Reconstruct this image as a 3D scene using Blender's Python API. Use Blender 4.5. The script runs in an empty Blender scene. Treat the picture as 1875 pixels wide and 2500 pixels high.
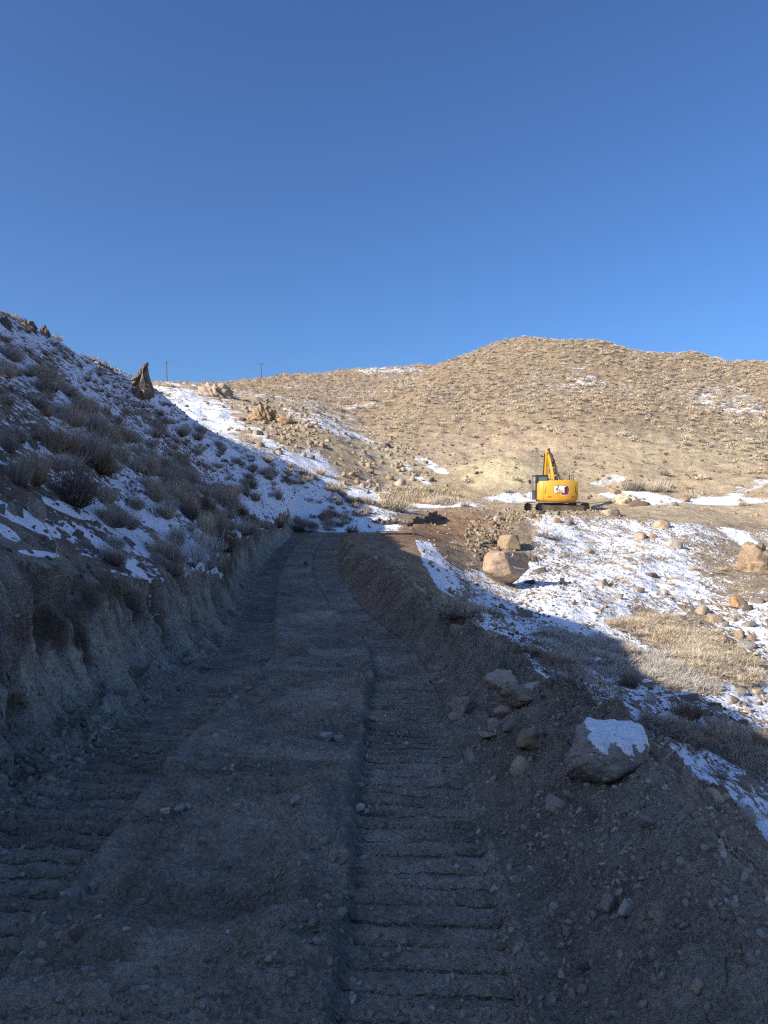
import bpy, math, random
import numpy as np
from mathutils import Vector, Matrix, Euler

scene = bpy.context.scene
col = scene.collection
# ------------------------------------------------------------------ camera
F, CU, CV, EYE = 1600.0, 829.5, 1060.0, 2.0      # focal length and horizon in units of a 1659 x 2212 picture
cam = bpy.data.cameras.new('camera')
cam_ob = bpy.data.objects.new('camera', cam)
col.objects.link(cam_ob)
cam_ob.location = (0, 0, EYE)
cam_ob.rotation_euler = (math.radians(90), 0, 0)
cam.sensor_fit = 'VERTICAL'
cam.sensor_height = 34.6
cam.lens = 34.6 * F / 2212
cam.shift_y = -(1106 - CV) / 2212
cam.clip_start = 0.05
cam.clip_end = 3000
scene.camera = cam_ob
# ------------------------------------------------------------------ sky and sun
SUN_H = np.array([-0.872, -0.490])               # horizontal direction to the sun
SUN_EL = 28.6
world = bpy.data.worlds.new("World")
scene.world = world
world.use_nodes = True
wn = world.node_tree.nodes
sky = wn.new('ShaderNodeTexSky')
sky.sky_type = 'NISHITA'
sky.sun_disc = False
sky.sun_elevation = math.radians(SUN_EL)
sky.sun_rotation = math.atan2(SUN_H[0], SUN_H[1])
sky.altitude = 1500
sky.air_density = 1.0
sky.dust_density = 6.0
sky.ozone_density = 10.0
wn['Background'].inputs['Strength'].default_value = 0.118
world.node_tree.links.new(sky.outputs[0], wn['Background'].inputs['Color'])
sun = bpy.data.lights.new('sun', 'SUN')
sun.energy = 5.0
sun.angle = math.radians(0.5)
sun.color = (1.0, 0.925, 0.80)
sun_ob = bpy.data.objects.new('sun', sun)
col.objects.link(sun_ob)
ce = math.cos(math.radians(SUN_EL))
sd = Vector((SUN_H[0]*ce, SUN_H[1]*ce, math.sin(math.radians(SUN_EL))))
sun_ob.rotation_euler = (-sd).to_track_quat('-Z', 'Y').to_euler()
sun_ob.location = (-40, -20, 60)
scene.view_settings.view_transform = 'Standard'
scene.view_settings.look = 'None'
scene.view_settings.exposure = 0.60
scene.view_settings.gamma = 1.0
scene.cycles.use_denoising = False
scene.cycles.use_adaptive_sampling = False
scene.cycles.filter_width = 1.25
scene.cycles.max_bounces = 6
scene.cycles.diffuse_bounces = 4
scene.cycles.transparent_max_bounces = 4

# ------------------------------------------------------------------ noise
def _h(ix, iy, seed):
    n = (ix.astype(np.int64)*374761393 + iy.astype(np.int64)*668265263 + seed*1274126177) & 0xFFFFFFFF
    n = ((n ^ (n >> 13)) * 1274126177) & 0xFFFFFFFF
    n = n ^ (n >> 16)
    return (n & 0xFFFF) / 65535.0
def vnoise(x, y, seed=0):
    x = np.asarray(x, float); y = np.asarray(y, float)
    ix = np.floor(x); iy = np.floor(y); fx = x-ix; fy = y-iy
    fx = fx*fx*fx*(fx*(fx*6-15)+10); fy = fy*fy*fy*(fy*(fy*6-15)+10)
    a = _h(ix, iy, seed); b = _h(ix+1, iy, seed); c = _h(ix, iy+1, seed); d = _h(ix+1, iy+1, seed)
    return ((a*(1-fx)+b*fx)*(1-fy) + (c*(1-fx)+d*fx)*fy)*2-1
def fbm(x, y, oct=4, seed=0, gain=0.5):
    s = 0; a = 1; t = 0
    for i in range(oct):
        ca, sa = math.cos(i*1.3), math.sin(i*1.3)
        s = s + a*vnoise((x*ca-y*sa)*2**i+i*17.3, (x*sa+y*ca)*2**i-i*9.1, seed+i)
        t += a; a *= gain
    return s/t
def sstep(a, b, x):
    t = np.clip((x-a)/(b-a), 0, 1)
    return t*t*(3-2*t)

# ------------------------------------------------------------------ terrain: broad shape from survey points
def P(u, v, Y):
    return ((u-CU)/F*Y, Y, EYE-(v-CV)/F*Y)
CP = []
for Y, L in {
    # shaded slope right of the fill and the snowy face under the machine
    24: [(1000,1300)], 30: [(950,1205),(1150,1272)], 22: [(1060,1330),(1500,1430)], 20: [(1110,1380)],
    19: [(1200,1420),(1700,1540)], 18: [(1300,1475),(1450,1510)], 16: [(1550,1560)], 14: [(1659,1650)], 17: [(1659,1570)],
    27: [(1400,1345),(1240,1300),(1659,1365)], 29: [(1100,1283)], 33: [(1080,1245),(1200,1250)], 38: [(1100,1192),(1350,1210)],
    42: [(1050,1148),(1659,1205),(1170,1160)], 44: [(1000,1122),(1400,1160)], 36: [(900,1150),(1500,1255)], 50: [(1130,1106),(1230,1104)],
    51: [(1300,1105)], 41: [(1300,1195)], 46: [(1500,1150)], 52: [(1500,1112)], 55: [(1659,1112),(1100,1092)], 31: [(1659,1300)],
    25: [(1659,1410)],
    # flat behind the machine
    62: [(1300,1083),(1200,1086),(850,1064),(700,1000),(600,965),(1480,1085)], 66: [(1500,1078),(1659,1072),(1000,1068),(1900,1070)],
    58: [(1000,1080)], 47: [(900,1107)], 440: [(1150,800)],
    # valley side with snow behind the spur
    110: [(340,830),(600,868)], 85: [(400,872),(600,905),(700,925)], 70: [(470,925),(800,1010),(900,1035),(1000,1045)], 60: [(800,1052)],
    112: [(700,893),(480,850)], 80: [(800,975),(1150,1000),(1300,1002),(1000,1003),(1500,1005),(1659,1008)], 100: [(900,935),(800,935)],
    115: [(1000,900),(1150,880),(1300,880)], 135: [(700,872),(800,890),(900,870),(1500,860),(1659,868)],
    90: [(1900,980)], 150: [(1150,815),(1300,812),(1000,835)], 165: [(900,828),(1659,808),(1500,800)], 190: [(950,787),(1000,768),(1080,745),(1150,733),(1230,736),(1300,744),(1500,770)],
    180: [(1659,791),(1850,815),(2200,880)], 230: [(1150,770),(1300,780),(1500,810),(1659,840),(960,812)],
    # far ridge
    210: [(520,855),(700,850),(820,845)], 300: [(350,828),(430,829),(520,824),(620,812),(760,804),(880,800)], 340: [(520,823),(760,800),(900,790),(1100,786)],
    460: [(400,850),(520,850),(700,830),(900,820),(1500,820)],
    260: [(430,838),(200,835)], 170: [(300,842),(430,848)], 130: [(200,850),(0,860)],
  }.items():
    for u, v in L:
        CP.append(P(u, v, Y))
# shaded hill on the left: crest line, then a steep even face down to the cut
CP += [(-11.4,22,7.2),(-11.4,26,7.2),(-11.3,29,7.0),P(330,846,31.6),P(390,895,33),P(450,938,35),P(520,962,38),P(600,993,40),P(700,1042,42),P(820,1092,44),
       P(300,826,31),
       P(330,915,42),P(450,965,46),P(600,1000,50),P(520,980,46),P(700,1062,50),P(250,880,42),
       (-11.8,18,8.2),(-12.3,12,9.6),(-13,6,10.2),(-13.5,0,10.6),(-13.8,-6,12.0),(-14,-13,12.0),(-17,-5,12.0),(-13.5,-25,10.8),
       (-20,22,7.2),(-20,10,9.0),(-22,-5,9.4),(-18,32,6.2),(-30,15,6.8),(-30,-20,7.0),(-30,45,6),(-60,20,6),(-60,-40,6),(-25,60,8),
       (-60,90,14),(-110,60,14),(-120,-60,8),(-250,100,30),(-250,-100,10)]
for y, xl, zl, xr, zr in ((-20,-3,1.2,-13.5,10.8),(-6,-3,1.2,-13.8,12),(2,-3,1.3,-13.3,10.6),(6,-3,1.33,-13,10.2),(10,-3.05,.8,-12.4,9.7),
                          (15,-3.4,.62,-12,8.9),(20,-4.1,.6,-11.6,7.5),(26,-4.6,.52,-11.4,7.2),(31,-4.75,.52,-9.9,6.3)):
    for f in (.17, .4, .66, .85):
        CP.append((xl+(xr-xl)*f, y, zl+(zr-zl)*(f*.93+.07*f*f)))
CP += [(-5.4,36,2.5),(-4.2,39,2.0),(-2.2,40,1.0)]
for y, x, z in ((-20,-3,1.2),(0,-3,1.3),(5.8,-3,1.33),(8,-2.95,1.0),(12,-3.2,.68),(20.7,-4.0,.6),(27,-4.5,.52),(31,-4.6,.5),(36,-4.3,.62)):
    CP.append((x, y, z))
CP += [P(760,1141,36.5),P(700,1115,38),P(830,1125,40),P(640,1125,36.5)]
# outer foot of the berm, ravine floor
FOOT = [(-60,4.6,-2.4),(3,4.4,-2.3),(6,4.0,-2.2),(10,3.3,-2.1),(14,2.7,-1.75),(18,2.1,-1.2),(24,1.8,-.75),(30,1.35,-.3),(36,1.4,0.05),(40,1.5,.3)]
for y, x, z in FOOT[1:]: CP.append((x, y, z))
CP += [(4.6,-20,-2.4),(7,3,-3.6),(9,8,-3.5),(7,11,-3.1),(14,2,-3.4),(12,-15,-3.6),(25,8,-3.0),(30,25,-1.8),(45,20,0),(40,-10,-1),(80,30,4),(60,60,4),
       (30,50,.8),(120,60,10),(100,-40,6),(30,-60,-2),(-3,-60,0.5),(250,100,20),(200,-150,10),(0,-200,5),(5.5,16,-2.3),(3.6,19,-1.75)]
CP = np.array(CP)
def warp(x, y):
    r = np.hypot(x, y)+1e-6
    s = np.log1p(r/6.0)/r
    return x*s, y*s
def _tps(d2): return 0.5*d2*np.log(d2+1e-9)
qx, qy = warp(CP[:,0], CP[:,1])
ev = (CP[:,2]-EYE)/(np.hypot(CP[:,0], CP[:,1])+6)
n = len(CP)
A = np.zeros((n+3, n+3))
A[:n,:n] = _tps((qx[:,None]-qx)**2+(qy[:,None]-qy)**2) + np.eye(n)*2e-4
A[:n,n] = 1; A[:n,n+1] = qx; A[:n,n+2] = qy; A[n:,:n] = A[:n,n:].T
W = np.linalg.solve(A, np.concatenate([ev, np.zeros(3)])).astype(np.float64)
def T(x, y):
    x = np.asarray(x, float); y = np.asarray(y, float); sh = np.broadcast(x, y).shape
    x = np.broadcast_to(x, sh).ravel(); y = np.broadcast_to(y, sh).ravel()
    out = np.empty(x.size)
    for i in range(0, x.size, 20000):
        a, b = warp(x[i:i+20000], y[i:i+20000])
        a32 = a.astype(np.float32)[:,None]; b32 = b.astype(np.float32)[:,None]
        d2 = (a32-qx.astype(np.float32))**2+(b32-qy.astype(np.float32))**2
        out[i:i+20000] = (0.5*d2*np.log(d2+1e-9))@W[:n].astype(np.float32) + W[n]+W[n+1]*a+W[n+2]*b
    r = np.hypot(x, y)
    return (out*(r+6)+EYE).reshape(sh)
# ------------------------------------------------------------------ road corridor features along Y
def line(pts):
    ys = [p[0] for p in pts]; xs = [p[1] for p in pts]
    yy = np.linspace(-70, 60, 1301); v = np.interp(yy, ys, xs)
    k = np.hanning(25); k /= k.sum()
    v = np.convolve(np.pad(v, 12, mode='edge'), k, 'valid')
    return lambda y: np.interp(y, yy, v)
toe_x  = line([(-70,-2.35),(4.6,-2.34),(11.2,-2.4),(16,-3.0),(22,-3.9),(29,-4.35),(36,-4.3)])
lip_x0 = line([(-70,-3.0),(5.8,-3.02),(8,-2.95),(12,-3.15),(16,-3.45),(20.7,-4.15),(27,-4.65),(31,-4.75),(36,-4.6)])
road_z = line([(-70,0.0),(5.5,0.0),(8,-.12),(11.2,-.36),(16,-.55),(22,-.62),(28,-.45),(33,-.22),(36,0.02),(42,.35)])
cen_x  = line([(-70,-.89),(6,-.89),(9,-.8),(11.2,-.92),(16,-1.75),(22.6,-2.7),(28,-3.15),(33,-3.2),(38,-2.9)])
inn_x  = line([(-70,.66),(2.8,.64),(5.4,.60),(9,.56),(11.2,.45),(16,-.45),(22.6,-1.33),(28,-1.8),(33,-1.85),(38,-1.6)])
cre_x  = line([(-70,1.5),(2.5,1.42),(4.5,1.62),(5.5,1.66),(6.5,1.50),(8,1.15),(9.5,1.05),(14,.62),(21,-.40),(30,-1.55),(36,-1.3)])
cre_z  = line([(-70,.36),(3,.34),(4.5,.36),(6.5,.28),(9.5,.24),(14,.05),(21,.02),(30,.0),(36,.05)])
foo_x  = line([(a, b) for a, b, c in FOOT])
YT = np.linspace(-65, 45, 2201)
def lip_x(y): return lip_x0(y) + .07*vnoise(y*6.5, y*0+8, 9)*np.interp(y, [11,17], [1,.4]) + 0.20*fbm(y*1.1, y*0+3, 4, 5, .65) - 0.02
_lipz = T(lip_x(YT), YT); _fooz = T(foo_x(YT), YT)
def tread(X, Y):
    """running count of track-shoe prints, and where the two marks lie"""
    c = X-cen_x(Y); side = np.sign(c)
    hwid = np.interp(Y, [6, 12, 24, 34], [1.46, 1.46, 1.25, 1.2]); inr = hwid-.75
    ac = np.abs(c)+.035*fbm(Y*.8, Y*0+9, 3, 15)
    rut = sstep(inr-.03, inr+.03, ac)*(1-sstep(hwid-.03, hwid+.03, ac))
    return (Y + .05*c + .018*fbm(X/.7, Y/.8, 3, 51) + .9*side)/.165, rut
def H(x, y, detail=True):
    """ground height"""
    x = np.asarray(x, float); y = np.asarray(y, float)
    sh = np.broadcast(x, y).shape
    x = np.broadcast_to(x, sh).ravel().copy(); y = np.broadcast_to(y, sh).ravel().copy()
    t = T(x, y)
    r = np.hypot(x, y)
    # uneven natural ground
    lip, toe, inn, cre, foo = lip_x(y), toe_x(y), inn_x(y), cre_x(y), foo_x(y)
    wY = (1-sstep(33.5, 38.5, y))
    inside = ((x > lip) & (x < foo) & (wY > 0))
    amp = np.interp(r, [0,10,40,80,150,300], [.07,.09,.16,.35,.8,1.0])
    away = np.clip(np.minimum(np.abs(x-lip), np.abs(x-foo))/0.8, 0, 1)
    away = np.where(wY > 0, away, 1)
    nz = amp*fbm(x/2.6, y/2.6, 4, 11, .55)
    far = sstep(60, 110, r)
    nz = nz + far*np.interp(r, [60,300], [.4,1.6])*fbm(x/16, y/16, 3, 21)
    rav = sstep(3, 6, x)*(1-sstep(44, 50, r))
    nz = nz + rav*.10*fbm(x/.7, y/.7, 3, 31)
    if detail:
        nz = nz + 0.035*fbm(x/.33, y/.33, 3, 41)*(r < 60)
        hs = sstep(0.3, 1.5, lip-x)*(1-sstep(45, 55, r))*wY
        nz = nz + hs*.06*np.abs(fbm((x*.5+y)/.5, (x*.9)/1.6, 3, 43))   # little rills running down the face
    # spur with rubble strips, yellow spoil mound behind the machine
    pad = np.exp(-(((x-12.6)/4.5)**2+((y-55)/4.0)**2)**2)
    nz = nz*(1-.85*pad)
    t = t*(1-pad) + .42*pad
    mound = 1.9*np.exp(-(((x-12.2)/4.6)**2+((y-74)/4.2)**2)) + .7*np.exp(-(((x-24)/5.0)**2+((y-76)/4.0)**2))
    t = t + mound + nz*away
    # dug notch at the end of the road
    z = t
    if inside.any():
        I = np.where(inside)[0]
        X = x[I]; Y = y[I]; lx, tx, ix, cx, fx = lip[I], toe[I], inn[I], cre[I], foo[I]
        zr = road_z(Y); lz = np.interp(Y, YT, _lipz); fz = np.interp(Y, YT, _fooz); cz = cre_z(Y)+.05*fbm(Y*.9, Y*0+1, 3, 7)
        c = X-cen_x(Y)
        # --- road surface with two rutted track marks
        wob = .035*fbm(Y*.8, Y*0+9, 3, 15)
        hwid = np.interp(Y, [6, 12, 24, 34], [1.46, 1.46, 1.25, 1.2]); inr = hwid-.75
        ac = np.abs(c)+wob
        rut = sstep(inr-.03, inr+.03, ac)*(1-sstep(hwid-.03, hwid+.03, ac))
        side = np.sign(c)
        fadeR = np.interp(Y, [0, 14, 30], [1, 1, .9])
        ph, _r = tread(X, Y)
        fr = ph-np.floor(ph)
        tooth = np.interp(fr, [0,.08,.24,.36,.86,1], [.75,.0,.0,1,.9,.75])
        keep = .50+.50*sstep(-.5, .3, fbm(X/.45+3, Y/.5, 3, 53))
        road = zr - np.where(c < 0, .095, .085)*rut*fadeR + np.where(c < 0, .092, .052)*(.75+.5*fbm(X/.35, Y/.25, 3, 57))*tooth*keep*rut*fadeR
        road = road + (.024+.0020*Y)*(1-.6*rut)*fbm(X/1.1+3, np.log(np.maximum(Y, .5))*60+.6*X, 3, 56, .6)
        mid = 1-sstep(inr-.10, inr, ac)
        ph2 = (Y+.14*fbm(X/.9, Y/1.1, 3, 61)+.06*c)/.31; f2 = ph2-np.floor(ph2)
        road = road + mid*fadeR*(.05*np.interp(f2, [0,.15,.3,1], [0,1,.6,0])*sstep(-.3,.4,fbm(X/1.2, Y/1.4, 2, 63)) + .10*fbm(X/.9, Y/.30, 5, 65, .65))
        road = road + fadeR*mid*.055*np.interp(Y, [0,10,11], [1,1,.5])*sstep(.1, .55, fbm(X/2.3+4, Y/1.5, 3, 67))
        lv = 3.2*fbm(Y/1.3+.05*X, X/3.5+5, 4, 69, .6); fl = np.floor(lv); road = road + fadeR*mid*.09*(fl+sstep(.0, .12, lv-fl))/3.2
        # pushed-up edges of the marks
        g = np.exp(-((ac-inr+.06)/.055)**2)
        road = road + g*fadeR*np.where(c > 0, .055, .05)*(.55+.9*fbm(X/.3, Y/.25, 3, 71))
        road = road + .10*np.exp(-(((X+.42)/.13)**2)-(((Y-4.15)/.75)**2)) + .07*np.exp(-(((X+.52)/.22)**2)-(((Y-3.1)/.5)**2))
        road = road + .030*(1-.6*rut)*fbm(X/.15, Y/.11, 4, 73, .62) + .018*np.maximum(0, fbm(X/.045, Y/.04, 2, 75)-.25)
        # --- cut bank
        s = np.clip((X-lx)/np.maximum(tx-lx, .05), 0, 1)
        rr = fbm(Y*1.4+X*.5, X*2+zr, 4, 81, .55)
        gul = np.abs(fbm(Y*2.1+X*.9, X*.6, 4, 83, .55))
        prof = np.where(s < .5, 1-.86*(s/.5)**.90, .14*(1-(s-.5)/.5)**1.35)
        prof = prof + (.24*rr-.22*gul+.07*fbm(X/.07, Y/.16, 4, 85))*np.sin(np.pi*np.clip(s*1.02, 0, 1))**.6*np.interp(Y, [11, 17], [1, .45])
        tal = .05*np.abs(fbm(X/.16, Y/.16, 3, 87))*sstep(.4, .9, s)
        bank = zr + (lz-zr)*prof + tal
        # --- berm
        q = np.clip((X-ix)/np.maximum(cx-ix, .05), 0, 1)
        up = sstep(0, 1, q)**.9
        lump = .17*fbm(X/.6, Y/.8, 5, 91, .6)+.06*np.round(2.2*fbm(X/.45, Y/.4, 3, 97))/2.2+.07*fbm(X/.17, Y/.17, 4, 93, .6)+.16*np.abs(fbm(X/.45, Y/.5, 3, 94))
        bfade = np.interp(Y, [0, 4, 5.5, 11, 14, 26, 36], [.45, .7, 1.5, 1.6, 1.5, 1.3, .6])
        berm_in = zr + (cz-zr)*up + lump*bfade*np.sin(np.pi*.5*q)
        p = np.clip((X-cx)/np.maximum(fx-cx, .05), 0, 1)
        shoulder = .10*np.exp(-((X-cx-.5)/.35)**2)*(Y < 6)
        outp = p**1.12
        berm_out = cz + (fz-cz)*np.clip(outp, 0, 1) + lump*bfade*(1-p) + .05*np.abs(fbm((X+Y*.3)/.5, Y/.9, 3, 95))*np.sin(np.pi*p) + shoulder*np.sin(np.pi*p)
        zz = np.where(X < tx, bank, np.where(X < ix, road, np.where(X < cx, berm_in, berm_out)))
        # road blends over the toe line
        bl = sstep(-.12, .12, X-tx); zz = np.where(np.abs(X-tx) < .12, bank*(1-bl)+road*bl, zz)
        bl = sstep(-.10, .10, X-ix); zz = np.where(np.abs(X-ix) < .10, road*(1-bl)+berm_in*bl, zz)
        w = wY[I]
        z[I] = t[I]*(1-w)+zz*w
    return z.reshape(sh)
YS = np.exp(np.linspace(math.log(1.6), math.log(420), 1500))
def hit(u, v):
    """first ground point along the sight line through picture point (u, v)"""
    tx = (u-CU)/F
    z = H(tx*YS, YS, False)
    ray = EYE-(v-CV)/F*YS
    k = np.where(z >= ray)[0]
    if len(k) == 0: return None
    i = k[0]
    if i == 0: return (tx*YS[0], YS[0], float(z[0]))
    a = ray[i-1]-z[i-1]; b = z[i]-ray[i]; f = a/(a+b)
    Y = YS[i-1]*(1-f)+YS[i]*f
    return (tx*Y, Y, float(z[i-1]*(1-f)+z[i]*f))
def project(x, y, z):
    return CU+F*x/y, CV-F*(z-EYE)/y

# ------------------------------------------------------------------ materials
def new_mat(name):
    m = bpy.data.materials.new(name); m.use_nodes = True
    nt = m.node_tree; b = nt.nodes['Principled BSDF']
    b.inputs['Roughness'].default_value = .95
    b.inputs['Specular IOR Level'].default_value = .15
    return m, nt, b
class N:
    """small node-graph helper"""
    def __init__(s, nt): s.nt = nt
    def n(s, t, **k):
        o = s.nt.nodes.new(t)
        for a, b in k.items(): setattr(o, a, b)
        return o
    def l(s, a, b): s.nt.links.new(a, b)
    def inp(s, sock, v):
        if isinstance(v, bpy.types.NodeSocket): s.l(v, sock)
        elif v is not None: sock.default_value = v
    def noise(s, vec, scale, detail=3, rough=.55, dist=0):
        o = s.n('ShaderNodeTexNoise'); s.inp(o.inputs['Vector'], vec)
        o.inputs['Scale'].default_value = scale; o.inputs['Detail'].default_value = detail
        o.inputs['Roughness'].default_value = rough; o.inputs['Distortion'].default_value = dist
        return o.outputs['Fac']
    def voro(s, vec, scale, feature='F1', out='Distance'):
        o = s.n('ShaderNodeTexVoronoi', feature=feature); s.inp(o.inputs['Vector'], vec); o.inputs['Scale'].default_value = scale
        return o.outputs[out]
    def map(s, v, a, b, c=0.0, d=1.0, smooth=True):
        o = s.n('ShaderNodeMapRange', interpolation_type='SMOOTHSTEP' if smooth else 'LINEAR')
        s.inp(o.inputs['Value'], v)
        for nm, q in zip(('From Min','From Max','To Min','To Max'), (a,b,c,d)): s.inp(o.inputs[nm], q)
        return o.outputs['Result']
    def math(s, op, a, b=None, clamp=False):
        o = s.n('ShaderNodeMath', operation=op, use_clamp=clamp); s.inp(o.inputs[0], a); s.inp(o.inputs[1], b)
        return o.outputs[0]
    def mix(s, f, a, b):
        o = s.n('ShaderNodeMix', data_type='RGBA'); s.inp(o.inputs[0], f); s.inp(o.inputs[6], a); s.inp(o.inputs[7], b)
        return o.outputs[2]
    def attr(s, name, out='Fac'):
        o = s.n('ShaderNodeAttribute', attribute_name=name); return o.outputs[out]
    def stretch(s, vec, rot, scale):
        o = s.n('ShaderNodeMapping'); s.inp(o.inputs['Vector'], vec)
        o.inputs['Rotation'].default_value = rot; o.inputs['Scale'].default_value = scale
        return o.outputs['Vector']
    def bump(s, h, dist, strength=1.0, normal=None):
        o = s.n('ShaderNodeBump'); s.inp(o.inputs['Height'], h); s.inp(o.inputs['Distance'], dist); s.inp(o.inputs['Strength'], strength)
        s.inp(o.inputs['Normal'], normal)
        return o.outputs['Normal']
def C(r, g, b): return (r, g, b, 1)

ground_m, nt, bs = new_mat('ground')
g = N(nt)
pos = g.n('ShaderNodeNewGeometry').outputs['Position']
base = g.attr('soil', 'Color')
n_big = g.noise(pos, .9, 5, .6); n_med = g.noise(pos, 5, 4, .6); n_fine = g.noise(pos, 38, 4, .65)
v1 = g.voro(pos, 26); v2 = g.voro(pos, 7)
c = g.mix(g.map(n_big, .35, .68), base, g.mix(1.0, base, base))
mul = g.math('ADD', g.map(n_big, .3, .7, .78, 1.22), g.map(n_med, .3, .7, -.20, .20))
mul = g.math('ADD', mul, g.map(n_fine, .32, .68, -.26, .26))
vm = g.n('ShaderNodeVectorMath', operation='SCALE'); g.l(base, vm.inputs[0]); g.l(mul, vm.inputs['Scale'])
c = vm.outputs[0]
# loose stones showing as paler and darker grains
stone = g.map(v1, .10, .22, 1, 0)
pick = g.voro(pos, 26, out='Color')
sepp = g.n('ShaderNodeSeparateColor'); g.l(pick, sepp.inputs[0])
stone = g.math('MULTIPLY', stone, g.map(sepp.outputs[0], .72, .76))
stone = g.math('MULTIPLY', stone, g.attr('stony'))
c = g.mix(g.math('MULTIPLY', stone, .75), c, g.mix(sepp.outputs[1], C(.30,.23,.17), C(.10,.075,.06)))
# distant scrub litter and rubble that is too far to tell apart
vfar = g.noise(pos, 1.7, 4, .7)
c = g.mix(g.math('MULTIPLY', g.map(vfar, .52, .66), g.attr('scree')), c, C(.16,.105,.07))
stv = g.stretch(pos, (math.radians(52), 0, math.radians(8)), (1.2, 9.0, 1.6)); stn = g.noise(stv, 1.5, 5, .68)
# snow
rot = (0, 0, math.radians(0))
sv = g.stretch(pos, (0, 0, math.radians(-28)), (1.0, .38, .8))
s1 = g.noise(sv, 1.15, 5, .62, .3); s2 = g.noise(sv, 6.0, 4, .66)
svf = g.stretch(pos, (0, 0, math.radians(-8)), (1.0, 2.1, 1.0)); s3 = g.math('ADD', g.math('MULTIPLY', g.noise(svf, .30, 4, .6), .5), g.math('MULTIPLY', g.noise(svf, 1.5, 4, .7), .5))
s4 = g.noise(sv, 15.0, 3, .6)
sm = g.math('ADD', g.math('MULTIPLY', s1, .30), g.math('ADD', g.math('MULTIPLY', s2, .34), g.math('MULTIPLY', s4, .36)))
sm = g.mix(g.attr('farsnow'), sm, s3)
thr = g.map(g.attr('snow'), 0, 1, .74, .33, False)
snow = g.math('MULTIPLY', g.map(g.math('SUBTRACT', sm, thr), -.012, .022), g.map(g.attr('snow'), .01, .05))
sc = g.mix(g.map(n_fine, .35, .7), C(.80,.82,.86), C(.88,.89,.92))
c = g.mix(g.math('MULTIPLY', g.map(stn, .42, .30), g.math('MULTIPLY', g.attr('bankf'), .65)), c, C(.13,.095,.07))
c2 = g.mix(snow, c, sc)
g.l(c2, bs.inputs['Base Color'])
g.l(g.map(snow, 0, 1, .95, .65), bs.inputs['Roughness'])
h = g.math('ADD', g.math('MULTIPLY', n_fine, .5), g.math('MULTIPLY', g.math('SUBTRACT', 1.0, v1), .35))
h = g.math('ADD', h, g.math('MULTIPLY', g.noise(pos, 110, 3, .7), .35))
nb = g.bump(h, g.map(snow, 0, 1, .06, .010), 1.0)
nb = g.bump(g.math('ADD', n_med, g.math('MULTIPLY', n_big, .6)), g.attr('rough'), .8, nb)
frc = g.math('FRACT', g.attr('tread_count'))
groove = g.math('MAXIMUM', g.map(g.math('ABSOLUTE', g.math('SUBTRACT', frc, .16)), .04, .13, 1, 0), 0.0)
edge = g.map(g.noise(pos, 6, 3, .6), .32, .5, .35, 1)
nb = g.bump(g.math('MULTIPLY', g.math('MULTIPLY', g.math('SUBTRACT', 1.0, groove), g.attr('rut')), edge), .030, 1.0, nb)
nb = g.bump(stn, g.math('MULTIPLY', g.attr('bankf'), .10), 1.0, nb)
nb = g.bump(snow, .03, .9, nb)
g.l(nb, bs.inputs['Normal'])

# ------------------------------------------------------------------ the ground sheet
def build_ground():
    hw = math.atan(CU/F)
    a_in = np.arctan(np.linspace(-math.tan(hw)*1.04, math.tan(hw)*1.04, NCOL))
    e = a_in[-1]
    side = e + np.concatenate([np.linspace(0, .35, 61)[1:], .35+np.cumsum(np.geomspace(.01, .16, 26))])
    side = side[side < math.pi-.03]
    ang = np.concatenate([-side[::-1], a_in, side])
    ang = np.append(ang, math.pi)                      # seam column, reused as the first one
    rad = np.concatenate([np.geomspace(.25, 1.7, 30)[:-1], np.geomspace(1.7, 9, NR[0])[:-1], np.geomspace(9, 60, NR[1])[:-1],
                          np.geomspace(60, 260, NR[2])[:-1], np.geomspace(260, 620, 40)])
    AA, RR = np.meshgrid(ang, rad)                      # rows = radius
    # inside the picture rows run at even depth, further out they become circles
    k = 1/np.cos(np.clip(np.abs(AA), 0, 1.05)); RR = RR*np.minimum(k, 1.9)**np.clip(1.9-np.abs(AA), 0, 1)
    X = RR*np.sin(AA); Y = RR*np.cos(AA)
    Z = H(X, Y)
    # crumbling cut face: push knobs sideways out of the wall
    lx, tx = lip_x(Y), toe_x(Y); s = (X-lx)/np.maximum(tx-lx, .1); m = (s > -.15) & (s < 1.1) & (Y < 36)
    k2 = np.where(m, np.sin(np.pi*np.clip((s+.15)/1.25, 0, 1)), 0)
    X = X+k2*np.interp(Y, [11, 17], [1, .3])*(.18*fbm(Y*1.3, Z*1.6, 4, 401, .62)-.30*(1-np.abs(fbm(Y*1.5, Z*.35, 4, 407, .6)*2.2).clip(0,1))**3+.05+.05*np.round(2.5*fbm(Y*2.4+Z, Z*3, 3, 405))/2.5+.06*fbm(Y*8, Z*8, 3, 403))
    return X, Y, Z
NCOL = 700; NR = (500, 320, 170)
X, Y, Z = build_ground()
nr, nc = X.shape
print('ground verts', nr*nc)
XF, YF, ZF = X.ravel(), Y.ravel(), Z.ravel()
R = np.hypot(XF, YF)
U = CU+F*XF/np.maximum(YF, .5); V = CV-F*(ZF-EYE)/np.maximum(YF, .5)
front = YF > 1
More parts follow.
